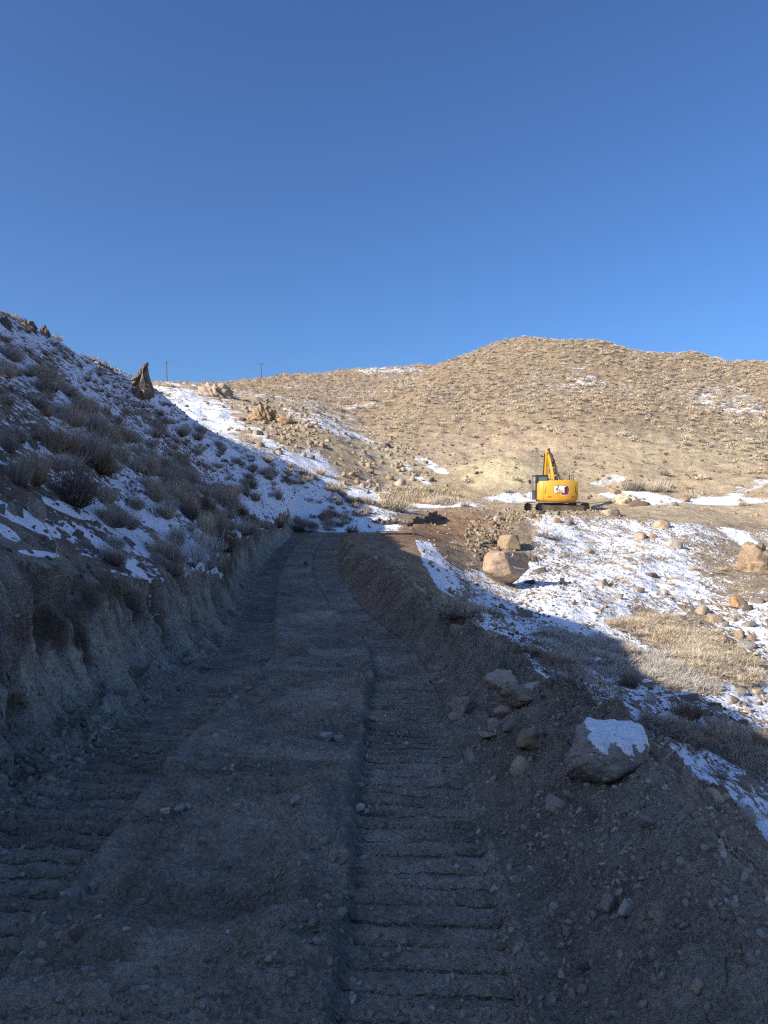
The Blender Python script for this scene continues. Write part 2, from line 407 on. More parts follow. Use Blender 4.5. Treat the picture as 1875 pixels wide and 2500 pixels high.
# zones
lipF, toeF, innF, creF, fooF = lip_x(YF), toe_x(YF), inn_x(YF), cre_x(YF), foo_x(YF)
def zone_of(x, y):
    lip, toe, inn, foo = lip_x(y), toe_x(y), inn_x(y), foo_x(y)
    cl = y > np.interp(x, [-14,-11.4,-9.9,-7.4,-5.7,-3.4,-.25], [29,29.5,31.8,34.5,40.5,43,45])
    ls = ((x < lip) & (y < 36)) | ((y >= 36) & (y < 44) & (x < np.interp(y, [36,40,42,44], [-2.5,-1.2,-.6,-.2]))) | ((x < -2) & (y < 45))
    z = np.full(x.shape, 4); rd = y < 36
    z[ls & ~cl] = 3
    z[(x > lip) & (x <= toe) & rd] = 1; z[(x > toe) & (x <= inn) & rd] = 0; z[(x > inn) & (x <= foo) & rd] = 2
    gul = np.interp(y, [60,78,85,105,130,165,200], [9,6,3.5,-1,-9,5,15])
    z[(y >= 52) & (z == 4)] = 6; z[(y >= 68) & (x > gul)] = 5; z[(y > 68) & (x <= gul) & (y < 150)] = 6
    z[(y >= 150) & (x < np.interp(y, [150,165,185,230], [0,6,12,22]))] = 7; z[y >= 230] = 7
    return z
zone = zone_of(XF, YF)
# soil colour
soil = np.zeros((XF.size, 3))
def setc(m, c): soil[m] = c
road_c = np.array([.385,.315,.24]); tan_c = np.array([.50,.385,.245]); yel = np.array([.50,.40,.26]); brn = np.array([.24,.150,.09])
gry = np.array([.60,.485,.365])
soil[:] = tan_c
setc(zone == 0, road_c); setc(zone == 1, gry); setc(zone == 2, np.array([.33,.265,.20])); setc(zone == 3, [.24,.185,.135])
setc(zone == 4, [.34,.26,.175]); setc(zone == 5, tan_c); setc(zone == 6, [.48,.37,.235]); setc(zone == 7, [.42,.31,.20])
def blend(w, c):
    global soil
    w = np.clip(w, 0, 1)[:, None]; soil = soil*(1-w)+np.array(c)*w
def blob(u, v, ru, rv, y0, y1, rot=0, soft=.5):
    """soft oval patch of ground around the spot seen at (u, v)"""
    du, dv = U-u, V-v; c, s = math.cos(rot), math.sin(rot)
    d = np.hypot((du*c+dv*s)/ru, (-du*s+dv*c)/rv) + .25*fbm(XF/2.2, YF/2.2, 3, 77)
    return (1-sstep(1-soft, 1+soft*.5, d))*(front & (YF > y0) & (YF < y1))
# cut bank: brown topsoil under the lip, grey and rusty bands
sb = np.clip((XF-lipF)/np.maximum(toeF-lipF, .1), 0, 1)
m1 = zone == 1
blend(m1*(1-sstep(.16, .26, sb+.16*fbm(YF*2.2, XF, 4, 101)))*.85, [.17,.115,.075])
blend(m1*sstep(.1, .5, fbm(YF*.7+XF*1.1, ZF*1.5, 4, 103))*.8, [.56,.46,.36])
blend(m1*sstep(.15, .5, fbm(YF*.6+30, ZF*1.2-XF, 4, 105))*.6, [.40,.31,.225])
blend(m1*sstep(0, .35, fbm(YF*.5+60, ZF*1.8, 3, 107))*.5, [.38,.35,.28])
blend(m1*sstep(.15, .45, fbm(YF*1.3+9, ZF*3.0, 3, 109))*sstep(3.5, 4.2, YF)*.6, [.66,.56,.45])
# berm: browner away from the tracks, sunlit clay at the far bend
m2 = zone == 2
blend(m2*sstep(9, 16, YF)*.75, [.31,.21,.13])
blend(m2*(XF > creF)*sstep(2, 6, YF)*.6, [.37,.25,.16])
blend(m2*sstep(.1, .5, fbm(XF/.8, YF/.9, 3, 111))*.5, [.33,.23,.155])
blend((zone == 0)*sstep(0, .4, fbm(XF/.9, YF/.5, 4, 113))*.6, [.48,.395,.305])
blend((zone == 0)*sstep(.1, .4, fbm(XF/.7+9, YF/.4, 4, 115))*.6, [.27,.215,.165])
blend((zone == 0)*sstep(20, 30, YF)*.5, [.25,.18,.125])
blend(blob(985, 1140, 105, 42, 34, 60), [.40,.25,.14])
blend(blob(1060, 1190, 60, 55, 30, 55), [.42,.30,.19])
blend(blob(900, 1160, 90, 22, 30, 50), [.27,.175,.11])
blend(blob(1090, 1020, 90, 34, 60, 110), [.60,.49,.30])
blend(blob(1480, 950, 200, 40, 70, 130), yel)
blend(blob(1110, 960, 210, 50, 75, 140)*.8, [.56,.42,.28])
blend(blob(830, 1000, 120, 45, 58, 110, .55)*.8, [.55,.45,.30])
blend(blob(1540, 1102, 280, 30, 40, 70)*.9, [.52,.41,.275])
blend(blob(1130, 1098, 120, 14, 44, 62)*.8, [.50,.39,.26])
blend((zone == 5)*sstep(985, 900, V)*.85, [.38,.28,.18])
blend((zone == 7)*.6, [.33,.24,.16])
blend((zone == 5)*sstep(120, 175, R)*.6, [.36,.265,.17])
blend((zone == 5)*sstep(.05,.45,fbm(XF/9, YF/9, 4, 117))*.35, [.33,.24,.165])
blend((zone == 3)*sstep(.0,.4,fbm(XF/1.6, YF/1.6, 3, 119))*.5, [.38,.31,.22])
# the flat grey bench above the cut at the near left
bench = (zone == 3)*sstep(7.8, 6.4, YF+.8*fbm(XF/1.3, YF/1.3, 3, 121))*sstep(-4.7,-4.0,XF+.35*fbm(XF, YF, 3, 123))
bench = (zone == 3)*(1-sstep(6.6, 8.2, YF+.9*fbm(XF/1.3, YF/1.3, 3, 121)))*sstep(-4.5,-3.9,XF+.4*fbm(XF, YF, 3, 123))
blend(bench, [.38,.335,.27])
# snow amount
S = np.zeros(XF.size)
S[zone == 3] = .60
S = np.where(zone == 3, S+.16*fbm(XF/2.8+.4*YF, YF/2.0, 3, 131), S)
S = np.where(zone == 3, S-.55*bench, S)
S -= .35*(zone == 3)*blob(560, 960, 250, 60, 20, 50, .5)*0
S = np.maximum(S, .95*blob(45, 1118, 110, 17, 4, 13, .45, .3))
S = np.maximum(S, 1.0*blob(290, 1158, 165, 21, 5, 18, .62, .3))
S = np.maximum(S, .95*blob(400, 1175, 110, 22, 6, 20, .75, .3))
S = np.maximum(S, .95*blob(250, 1200, 100, 13, 4, 14, .62, .3))
S = np.maximum(S, .9*blob(330, 1130, 130, 16, 5, 18, .55, .3))
S = np.maximum(S, .9*blob(140, 1098, 60, 12, 4, 13, .4, .3))
S = np.maximum(S, .9*blob(85, 1196, 50, 8, 3, 9, .12, .3))
S = np.maximum(S, .8*blob(15, 1150, 40, 12, 3, 9, .6, .3))
S = np.where((zone == 3) & (YF > 30), .72, S)
# snowy face below the machine
face = (zone == 4)*(YF > 8)*(YF < 49)
dist_r = sstep(1450, 1700, U)
S = np.where(face > 0, .67+.12*fbm(XF/3.5, YF/4, 3, 133)-.10*dist_r*(V < 1300), S)
S = np.where(face > 0, S*sstep(6.5, 3.0, XF*0+0)*0+S, S)
S -= .9*blob(1030, 1160, 105, 75, 30, 60)
S -= .9*blob(960, 1135, 120, 30, 33, 60)
S += .0
S -= .18*blob(1600, 1210, 110, 75, 30, 56, .5)
S -= .22*blob(1500, 1395, 150, 60, 17, 30, .35)
S -= .5*blob(1090, 1150, 60, 30, 40, 60)
S += .5*blob(1620, 1175, 80, 14, 38, 56, .55)
S = np.where((zone == 4) & (YF >= 46), S*(1-sstep(47.5, 52, YF)), S)
S = np.where(zone == 2, .0, S)
S += .85*blob(945, 1230, 26, 65, 20, 40, -.55)*(zone != 0)
S += .75*blob(770, 1135, 130, 20, 34, 44)
S += .5*blob(700, 1105, 90, 20, 34, 46)
# flat behind, with drifts between rubble
z6 = (zone == 6)
S = np.where(z6, .34+.1*fbm(XF/5, YF/5, 3, 135), S)
S += z6*.42*blob(420, 890, 150, 62, 60, 130, .45)
S += z6*.42*blob(640, 985, 120, 50, 55, 100, .75)
S += z6*.3*blob(700, 915, 90, 16, 60, 140, .35)
S += z6*.35*blob(860, 1000, 110, 10, 55, 120, .62)
S += z6*.35*blob(930, 1005, 50, 10, 55, 120, .5)
S += .55*blob(800, 1075, 120, 24, 46, 70)
S += .5*blob(960, 1090, 90, 10, 48, 62)
S += .4*blob(1130, 1075, 90, 12, 50, 75)
S += .6*blob(1310, 1040, 62, 16, 56, 92, -.2)
S += .6*blob(1385, 1075, 90, 15, 52, 80, .1)
S += .5*blob(1560, 1082, 110, 10, 55, 85)
S += .6*blob(1625, 1050, 70, 16, 58, 95, -.35)
S += .35*blob(1280, 1012, 60, 5, 60, 110)
S -= z6*.5*blob(830, 1010, 60, 30, 55, 100, .6)
S -= z6*.4*blob(620, 940, 60, 30, 60, 110, .6)
S = np.where(zone == 5, S+.0+.40*blob(1450, 845, 260, 50, 90, 200, .12, .8)+.34*blob(1600, 900, 110, 70, 80, 180, .3, .8)+.36*blob(1200, 830, 130, 50, 100, 200, .1, .8)+.3*blob(1380,780,60,12,100,200), S)
S = np.where(zone == 7, .36+.14*fbm(XF/25, YF/20, 3, 137)+.3*blob(840, 800, 90, 10, 200, 500), S)
S = np.where((zone == 6) & (YF > 105), .5, S)
S = np.clip(S, 0, 1)
farsnow = sstep(60, 95, R)
bankf = (zone == 1)*1.0
PH, RUT = tread(XF, YF); RUT = RUT*(zone == 0); PH = np.where(zone == 0, PH, 0)
scree = np.clip((zone == 5)*sstep(80, 150, R)*.8+(zone == 6)*.35+(zone == 7)*.6+(zone == 4)*.3, 0, 1)
stony = np.select([zone == 0, zone == 1, zone == 2, zone == 3], [.55, .5, .7, .6], .9)
rough = np.select([zone == 0, zone == 1, zone == 2, zone == 3], [.03, .09, .06, .06], .09)+.25*sstep(60, 150, R)

names = {0:'dirt_road', 1:'cut_bank', 2:'dirt_berm', 3:'hillside', 4:'ravine_slope', 5:'hill', 6:'valley_floor', 7:'far_ridge'}
idx = np.arange(nr*nc).reshape(nr, nc)
a0 = idx[:-1,:-1]; a1 = idx[:-1,1:]; a2 = idx[1:,1:]; a3 = idx[1:,:-1]
# close the seam behind the camera
s0 = idx[:-1,-1:]; s1 = idx[:-1,:1]; s2 = idx[1:,:1]; s3 = idx[1:,-1:]
quads = np.concatenate([np.stack([a0,a1,a2,a3], -1).reshape(-1,4), np.stack([s0,s1,s2,s3], -1).reshape(-1,4)])
fz = zone[quads[:,0]]
# shared smooth normals so that the pieces meet without a crease
co = np.stack([XF, YF, ZF], 1)

fn = np.cross(co[quads[:,2]]-co[quads[:,0]], co[quads[:,3]]-co[quads[:,1]])
vnrm = np.zeros_like(co)
for k in range(4):
    for ax in range(3): vnrm[:,ax] += np.bincount(quads[:,k], fn[:,ax], len(co))
up = np.sign(vnrm[:,2].mean()); vnrm *= up
vnrm /= np.linalg.norm(vnrm, axis=1)[:,None]+1e-12
if up < 0: quads = quads[:, ::-1]
def mesh_np(name, co, faces, k):
    me = bpy.data.meshes.new(name)
    me.vertices.add(len(co)); me.vertices.foreach_set('co', np.ascontiguousarray(co, np.float32).ravel())
    nf = len(faces); me.loops.add(nf*k); me.loops.foreach_set('vertex_index', np.ascontiguousarray(faces, np.int32).ravel())
    me.polygons.add(nf); me.polygons.foreach_set('loop_start', np.arange(nf, dtype=np.int32)*k)
    me.update(calc_edges=True)
    return me
def fattr(me, name, v):
    a = me.attributes.new(name, 'FLOAT', 'POINT'); a.data.foreach_set('value', np.ascontiguousarray(v, np.float32))
def add(name, me, parent=None, **props):
    o = bpy.data.objects.new(name, me); col.objects.link(o)
    if parent is not None: o.parent = parent
    for k, v in props.items(): o[k] = v
    return o
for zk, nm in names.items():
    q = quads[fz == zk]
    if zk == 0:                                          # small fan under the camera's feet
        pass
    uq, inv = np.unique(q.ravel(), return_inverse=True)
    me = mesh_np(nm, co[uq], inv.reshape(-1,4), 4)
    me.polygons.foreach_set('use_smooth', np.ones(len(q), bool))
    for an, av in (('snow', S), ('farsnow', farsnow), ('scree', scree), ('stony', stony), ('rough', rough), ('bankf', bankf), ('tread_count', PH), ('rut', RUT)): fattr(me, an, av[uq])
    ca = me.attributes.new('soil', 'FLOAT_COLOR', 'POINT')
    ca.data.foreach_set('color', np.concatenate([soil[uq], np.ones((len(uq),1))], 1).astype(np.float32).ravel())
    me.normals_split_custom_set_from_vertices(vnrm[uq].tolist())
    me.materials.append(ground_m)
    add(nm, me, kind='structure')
# patch right under the camera
ring = idx[0]
me = bpy.data.meshes.new('dirt_ground'); me.from_pydata([tuple(co[i]) for i in ring], [], [list(range(len(ring)))])
me.materials.append(ground_m)
ca = me.attributes.new('soil', 'FLOAT_COLOR', 'POINT'); ca.data.foreach_set('color', np.tile(np.append(road_c, 1), len(ring)).astype(np.float32))
add('dirt_ground', me, kind='structure')

# ------------------------------------------------------------------ quick look-ups on the sheet
ICOL = np.where(np.abs(np.arctan2(X[5], Y[5])) <= math.atan(math.tan(math.atan(CU/F))*1.04)+1e-6)[0]
TT = (X/np.where(Y == 0, 1, Y))[200, ICOL]; LY = np.log(Y[:, ICOL[len(ICOL)//2]]); ZZ = Z[:, ICOL]
EL = (ZZ-EYE)/np.exp(LY)[:,None]; RUN = np.maximum.accumulate(EL, 0)
def gz(x, y):
    t = np.clip(np.interp(x/y, TT, np.arange(len(TT))), 0, len(TT)-1.001); r = np.clip(np.interp(np.log(y), LY, np.arange(len(LY))), 0, len(LY)-1.001)
    i = r.astype(int); j = t.astype(int); a = r-i; b = t-j
    return (ZZ[i,j]*(1-a)+ZZ[i+1,j]*a)*(1-b)+(ZZ[i,j+1]*(1-a)+ZZ[i+1,j+1]*a)*b
def seen(x, y, ztop):
    t = np.clip(np.round(np.interp(x/y, TT, np.arange(len(TT)))), 0, len(TT)-1).astype(int)
    r = np.clip(np.interp(np.log(y*.985), LY, np.arange(len(LY))), 0, len(LY)-1).astype(int)
    return (ztop-EYE)/y > RUN[r, t]

# ------------------------------------------------------------------ rocks
rnd = random.Random(7)
def ico(sub):
    import bmesh
    bm = bmesh.new(); bmesh.ops.create_icosphere(bm, subdivisions=sub, radius=1)
    v = np.array([x.co[:] for x in bm.verts]); f = np.array([[a.index for a in p.verts] for p in bm.faces]); bm.free()
    return v, f
ICO = {k: ico(k) for k in (1, 2, 3, 4, 5)}
def rock_geo(seed, sub, sharp=12, rough_=.05, sq=(1,1,1)):
    r = np.random.RandomState(seed)
    d, f = ICO[sub]
    cube = np.array([(1,0,0),(-1,0,0),(0,1,0),(0,-1,0),(0,0,1),(0,0,-1)], float)
    nrm = np.concatenate([cube+r.normal(size=(6,3))*.30, r.normal(size=(sharp-5, 3))]); nrm /= np.linalg.norm(nrm, axis=1)[:,None]
    cc = np.concatenate([r.uniform(.58, .85, 6), r.uniform(.70, .98, sharp-5)])
    dots = np.maximum(d@nrm.T, 1e-3)
    k = 60.0
    rad = (np.sum((dots/cc)**k, 1))**(-1/k)             # softened facets
    rad = np.minimum(rad, 1.25)
    rad *= 1+rough_*2.6*fbm(d[:,0]*1.7+seed, d[:,1]*1.7+d[:,2]*1.3, 3, seed)
    rad *= 1+rough_*1.5*fbm(d[:,0]*5+seed, d[:,1]*5+d[:,2]*4.2, 3, seed+9)
    v = d*rad[:,None]*np.array(sq)
    return v, f
def rock_mesh(name, seed, sub=3, mat=None, smooth=False, **k):
    v, f = rock_geo(seed, sub, **k)
    me = mesh_np(name, v, f, 3)
    if smooth: me.polygons.foreach_set('use_smooth', np.ones(len(f), bool))
    me.materials.append(mat)
    return me
def rock_mat(name, cols, snowy=0.0, bd=.03):
    m, nt, b = new_mat(name); g = N(nt)
    obj = g.n('ShaderNodeTexCoord').outputs['Object']; oi = g.n('ShaderNodeObjectInfo')
    rndv = oi.outputs['Random']
    gp = g.n('ShaderNodeNewGeometry')
    p = gp.outputs['Position']
    a = g.noise(obj, 1.6, 5, .62, .2); b2 = g.noise(obj, 7, 5, .65); c3 = g.noise(obj, 28, 3, .7)
    c = g.mix(g.map(a, .38, .62), cols[0], cols[1])
    c = g.mix(g.map(b2, .5, .66), c, cols[2])
    hs = g.n('ShaderNodeHueSaturation'); g.l(c, hs.inputs['Color'])
    g.l(g.map(rndv, 0, 1, .72, 1.22, False), hs.inputs['Value']); g.l(g.map(g.math('FRACT', g.math('MULTIPLY', rndv, 17.0)), 0, 1, .70, 1.15, False), hs.inputs['Saturation'])
    vm = g.n('ShaderNodeVectorMath', operation='SCALE'); g.l(hs.outputs[0], vm.inputs[0]); g.l(g.map(c3, .3, .7, .8, 1.2), vm.inputs['Scale'])
    c = vm.outputs[0]
    if snowy:
        sep = g.n('ShaderNodeSeparateXYZ'); g.l(gp.outputs['Normal'], sep.inputs[0])
        f = g.map(g.math('ADD', sep.outputs[2], g.math('MULTIPLY', g.math('SUBTRACT', g.noise(p, 9, 4, .6), .5), .5)), 1-snowy, 1-snowy+.05)
        c = g.mix(f, c, C(.84,.86,.9))
    g.l(c, b.inputs['Base Color'])
    h = g.math('ADD', b2, g.math('MULTIPLY', c3, .4))
    n1 = g.bump(h, bd, .9)
    g.l(n1, b.inputs['Normal'])
    return m
RM = {
 'orange': rock_mat('orange_rock', (C(.42,.26,.14), C(.34,.20,.115), C(.20,.13,.085))),
 'tan':    rock_mat('tan_rock', (C(.44,.33,.215), C(.36,.26,.165), C(.22,.16,.11))),
 'grey':   rock_mat('grey_rock', (C(.30,.26,.22), C(.38,.32,.26), C(.17,.14,.12))),
 'dark':   rock_mat('dark_rock', (C(.15,.11,.085), C(.21,.145,.105), C(.09,.07,.06))),
 'pale':   rock_mat('pale_rock', (C(.54,.45,.33), C(.45,.36,.26), C(.30,.23,.16))),
 'dirt':   rock_mat('soil_crusted_rock', (C(.38,.295,.215), C(.42,.33,.24), C(.29,.225,.165))),
 'snow':   rock_mat('snow_dusted_rock', (C(.34,.27,.21), C(.27,.21,.17), C(.17,.13,.11)), .45),
}
_RC = {'orange': (C(.42,.26,.14), C(.34,.20,.115), C(.20,.13,.085)), 'tan': (C(.50,.39,.25), C(.40,.30,.19), C(.26,.19,.13)), 'grey': (C(.50,.42,.33), C(.56,.47,.37), C(.34,.28,.22)),
 'dark': (C(.17,.125,.095), C(.23,.16,.115), C(.10,.08,.065)), 'pale': (C(.66,.57,.45), C(.56,.47,.36), C(.40,.32,.24)), 'dirt': (C(.38,.295,.215), C(.44,.345,.255), C(.29,.225,.165)), 'snow': (C(.34,.27,.21), C(.27,.21,.17), C(.17,.13,.11))}
for k_ in list(RM): RM[k_+'_s'] = rock_mat(k_+'_stone', _RC[k_], .45 if k_ == 'snow' else 0, .0035)
SQ = [(1,.85,.8),(1,.9,.62),(1,.75,.9),(1.1,.8,.7),(.9,1,.75),(1.1,.95,.5)]
rock_lib = {}
def rock_lib_mesh(kind, size, i):
    sub = 4 if size > 45 else 3 if size > 12 else 2
    key = (kind, sub, i % 6)
    if key not in rock_lib:
        rock_lib[key] = rock_mesh('rock', 100+(i % 6)*7+sub*31+sum(map(ord, kind)), sub, RM[kind], sharp=(9,11,13,10,12,8)[i % 6], rough_=.06 if sub < 4 else .10, sq=SQ[i % 6])
    return rock_lib[key]
def ground_normal(x, y, e=.25):
    hx = float(H(x+e, y, False)-H(x-e, y, False))/(2*e); hy = float(H(x, y+e, False)-H(x, y-e, False))/(2*e)
    return Vector((-hx, -hy, 1)).normalized()
placed = []
def put_rock(u, v, w, h=None, kind='tan', label='', group=None, name='rock', cat='rock', sink=.18, rot=None, i=None, tilt=None):
    """a rock whose foot is seen at the ground, w wide and h high in picture units, centred at (u, v)"""
    h = h or w*.75
    p = hit(u, v+h*.42)
    if p is None: print('no ground for', u, v); return None
    x, y, z = p
    i = len(placed) if i is None else i
    W_ = w*y/F
    me = rock_lib_mesh(kind+('_s' if W_ < .3 else ''), w, i); Hh = h*y/F
    o = add(name, me, label=label, category=cat)
    if group: o['group'] = group
    r = random.Random(int(u*31+v*7))
    o.location = (x, y+W_*.25, z+Hh*.5-sink*Hh*(1.0 if W_ < .25 else 2.1 if kind == 'dirt' else 1.9))
    s = SQ[i % 6]
    o.rotation_euler = (r.uniform(-.25,.25), r.uniform(-.25,.25), r.uniform(0, .8) if rot is None else rot) if tilt is None else tilt
    o.scale = (W_*.56, W_*.52, Hh*.56/s[2]*.95)
    placed.append((x, y, W_))
    return o

# the big boulder, cut to the shape it has
def boulder_special(u, v, w, h, seed, mat, label, planes, sub=5, name='boulder', cat='boulder', depth=.9, sink=.06, rough_=.03, soft=22):
    p = hit(u, v+h*.46); x, y, z = p
    W_, Hh = w*y/F/2, h*y/F/2
    d, f = ICO[sub]
    nr_ = np.array([q[:3] for q in planes], float); nr_ /= np.linalg.norm(nr_, axis=1)[:,None]; cc = np.array([q[3] for q in planes])
    dots = np.maximum(d@nr_.T, 1e-3)
    rad = (np.sum((dots/cc)**soft, 1))**(-1/soft)
    rad *= 1+rough_*1.5*fbm(d[:,0]*2.2+seed, d[:,1]*2.2+d[:,2]*2.6, 4, seed)+rough_*1.3*np.abs(fbm(d[:,0]*5+seed, d[:,1]*4+d[:,2]*6, 4, seed+3, .6))
    vv = d*rad[:,None]
    lo, hi = vv.min(0), vv.max(0); vv = (vv-lo)/(hi-lo)*2-1
    vv *= np.array([W_, W_*depth, Hh])
    me = mesh_np(name, vv, f, 3); me.materials.append(mat)
    me.polygons.foreach_set('use_smooth', np.ones(len(f), bool))
    me.set_sharp_from_angle(angle=math.radians(28))
    o = add(name, me, label=label, category=cat)
    o.location = (x, y+W_*depth*.5, z+Hh*(1-sink))
    return o
big_m = rock_mat('rust_brown_rock', (C(.46,.31,.19), C(.37,.25,.16), C(.24,.17,.12)))
big = boulder_special(1097, 1233, 104, 86, 5, big_m, 'huge rust brown boulder half in sun beside the snowy ravine',
    [(-1,-.35,.2,.86),(-.5,-1,-.25,.80),(.80,-.75,.12,.62),(1,-.1,.1,.95),(.1,.1,1,.80),(-.5,0,.9,.95),(0,1,.1,.9),(-.7,-.3,-.9,.86),(.8,-.3,-.7,.82),(0,-.5,-1,.9),(-1,.6,0,.9),(.9,.6,0,.95),(.1,-.6,-.9,.86)], rough_=.045)
# snow lying along its ledge
def ledge_snow(parent, pts, rad):
    v = []; f = []
    for i, (x, y, z) in enumerate(pts):
        w = rad*(.5+.5*math.sin(math.pi*(i+.5)/len(pts)))
        for k in range(6):
            a = k*math.pi/3; v.append((x, y+math.cos(a)*w, z+math.sin(a)*w*.5))
    for i in range(len(pts)-1):
        for k in range(6): f.append((i*6+k, i*6+(k+1)%6, i*6+6+(k+1)%6, i*6+6+k))
    me = bpy.data.meshes.new('snow_streak'); me.from_pydata(v, [], f); me.materials.append(snow_m)
    o = add('snow_streak', me, parent)
    return o
snow_m, nt, bsn = new_mat('snow'); bsn.inputs['Base Color'].default_value = (.85,.87,.9,1); bsn.inputs['Roughness'].default_value = .6
gs = N(nt); gs.l(gs.bump(gs.noise(gs.n('ShaderNodeNewGeometry').outputs['Position'], 30, 4, .6), .03, .7), bsn.inputs['Normal'])
def surf(o, lx, lz):
    """point on the near side of a rock at local (lx, lz)"""
    me = o.data; n_ = len(me.vertices); a = np.empty(n_*3, np.float32); me.vertices.foreach_get('co', a); a = a.reshape(-1,3)
    a = a[a[:,1] < 0]; k = np.argmin((a[:,0]-lx)**2+(a[:,2]-lz)**2); return a[k]
bw = 102*big.location.y/F/2; bh = 84*big.location.y/F/2
ledge_snow(big, [tuple(surf(big, bw*x, bh*z)+np.array([0,-.02,0])) for x, z in ((.14,.24),(.25,.20),(.38,.15),(.52,.10),(.62,.06),(.76,.02))], .045)
ledge_snow(big, [tuple(surf(big, bw*x, bh*z)+np.array([0,-.01,0])) for x, z in ((-.02,.70),(.06,.74),(.14,.78),(.22,.84))], .03)
boulder_special(1100, 1172, 50, 33, 8, rock_mat('ochre_rock', (C(.52,.38,.23), C(.45,.31,.19), C(.30,.21,.14))), 'ochre boulder lit by the sun just above the huge boulder',
    [(-1,-.4,.3,.9),(.2,-1,.2,.85),(1,0,.1,.9),(0,.1,1,.8),(.7,-.5,.6,.9),(-.6,-.3,.8,.88),(0,1,0,1),(0,0,-1,1)], sub=4)
# fin of bedrock on the left skyline
fin_m = rock_mat('bedrock', (C(.25,.20,.15), C(.31,.25,.19), C(.17,.125,.09)))
def fin(u0, v0, Y, pts, thick, label, name='rock_fin'):
    """an upright slab of bedrock: outline in the X-Z plane, rounded through its thickness"""
    s = Y/F; v = []; f = []
    n_ = len(pts); cxp = sum(p[0] for p in pts)/n_; czp = sum(p[1] for p in pts)/n_
    rings = [(-1,.55),(-.75,.9),(-.2,1.0),(.4,1.0),(.8,.85),(1,.5)]
    sub = []
    for i in range(n_):
        a, b = pts[i], pts[(i+1) % n_]
        for k in range(5):
            t_ = k/5; sub.append((a[0]*(1-t_)+b[0]*t_, a[1]*(1-t_)+b[1]*t_))
    m_ = len(sub)
    for j, (d_, k_) in enumerate(rings):
        for i, (a, b) in enumerate(sub):
            jit = 1+.05*float(vnoise(a*.31+j*2.1, b*.27, 3))
            v.append(((cxp+(a-cxp)*k_*jit)*s, d_*thick*jit+.10*float(vnoise(a*.2, b*.2+j, 5)), -(czp+(b-czp)*k_*jit)*s))
    for j in range(len(rings)-1):
        for i in range(m_): f.append((j*m_+i, j*m_+(i+1) % m_, (j+1)*m_+(i+1) % m_, (j+1)*m_+i))
    f.append(tuple(range(m_-1, -1, -1))); f.append(tuple(range((len(rings)-1)*m_, len(rings)*m_)))
    me = bpy.data.meshes.new(name); me.from_pydata(v, [], f); me.materials.append(fin_m)
    o = add(name, me, label=label, category='rock')
    o.location = ((u0-CU)*s, Y, EYE-(v0-CV)*s)
    return o
fin(308, 842, 29.0, [(-24,-26),(-12,-32),(4,-56),(10,-59),(11,-36),(17,-20),(22,-6),(24,14),(0,22),(-20,14),(-21,-10)], .24, 'tall fin shaped rock standing up on the shaded hillside skyline')
# crag of pale bedrock up the valley
def crag(u, v, w, h, Y, seed, mat, label, name='rock_outcrop', strike=.5, cat='rock outcrop', amp=.62):
    d, f = ICO[5]
    s = Y/F
    a = d[:,0]*math.cos(strike)+d[:,2]*math.sin(strike)
    rid = np.abs(fbm(a*4.2+seed, d[:,1]*1.8+d[:,2]*.8, 4, seed, .6))
    rad = .95+.28*fbm(d[:,0]*1.5+seed, d[:,2]*1.5+d[:,1], 3, seed+4)-amp*.75*rid+.16*np.round(3*fbm(a*6, d[:,2]*5, 2, seed+7))/3*min(1, amp*2)+.06*fbm(a*11, d[:,2]*7, 3, seed+7)
    vv = d*rad[:,None]*np.array([w/2, w/2.6, h])*s
    vv[:,2] = np.where(vv[:,2] > 0, vv[:,2], vv[:,2]*.5)
    me = mesh_np(name, vv, f, 3); me.materials.append(mat)
    o = add(name, me, label=label, category=cat)
    p = hit(u, v+h*.5)
    yy = p[1]+w*s*.25
    o.location = ((u-CU)/F*yy, yy, float(H((u-CU)/F*yy, yy, False))-h*s*.12)
    k = yy/Y; o.scale = (k, k, k)
    return o
crag(464, 840, 88, 36, 110, 3, RM['tan'], 'pale craggy bedrock outcrop between the two utility poles')
crag(1625, 1202, 104, 66, 45, 17, RM['tan'], 'broad cracked brown outcrop rising from the snow slope beside the gravel bench', strike=1.4)
crag(567, 892, 66, 34, 80, 23, RM['tan'], 'brown craggy ledge above the sunlit snow field', strike=.2)
crag(1352, 1075, 66, 26, 62, 41, RM['pale'], 'pale rubble mound with a dark bush behind the machine', name='rubble_mound', cat='rubble mound')
crag(343, 1208, 56, 30, 11, 29, RM['grey'], 'rounded grey stone half buried at the lip of the cut', cat='rock', name='rock', amp=.14)
crag(77, 1096, 46, 46, 8.5, 31, RM['grey'], 'jagged grey bedrock knob under the overhanging bush', strike=1.3)
crag(26, 1094, 22, 38, 8.5, 37, RM['grey'], 'small upright grey rock knob left of the jagged bedrock knob', strike=1.4)
crag(95, 712, 26, 26, 27, 53, RM['dark'], 'round brown rock on the steep hillside skyline', cat='rock', name='rock')
crag(60, 702, 40, 20, 26, 59, RM['dark'], 'low brown rock ledge left of the round skyline rock', cat='rock', name='rock_ledge')
crag(12, 696, 26, 24, 24, 61, RM['dark'], 'brown rock at the highest visible point of the shaded hillside', cat='rock', name='rock')

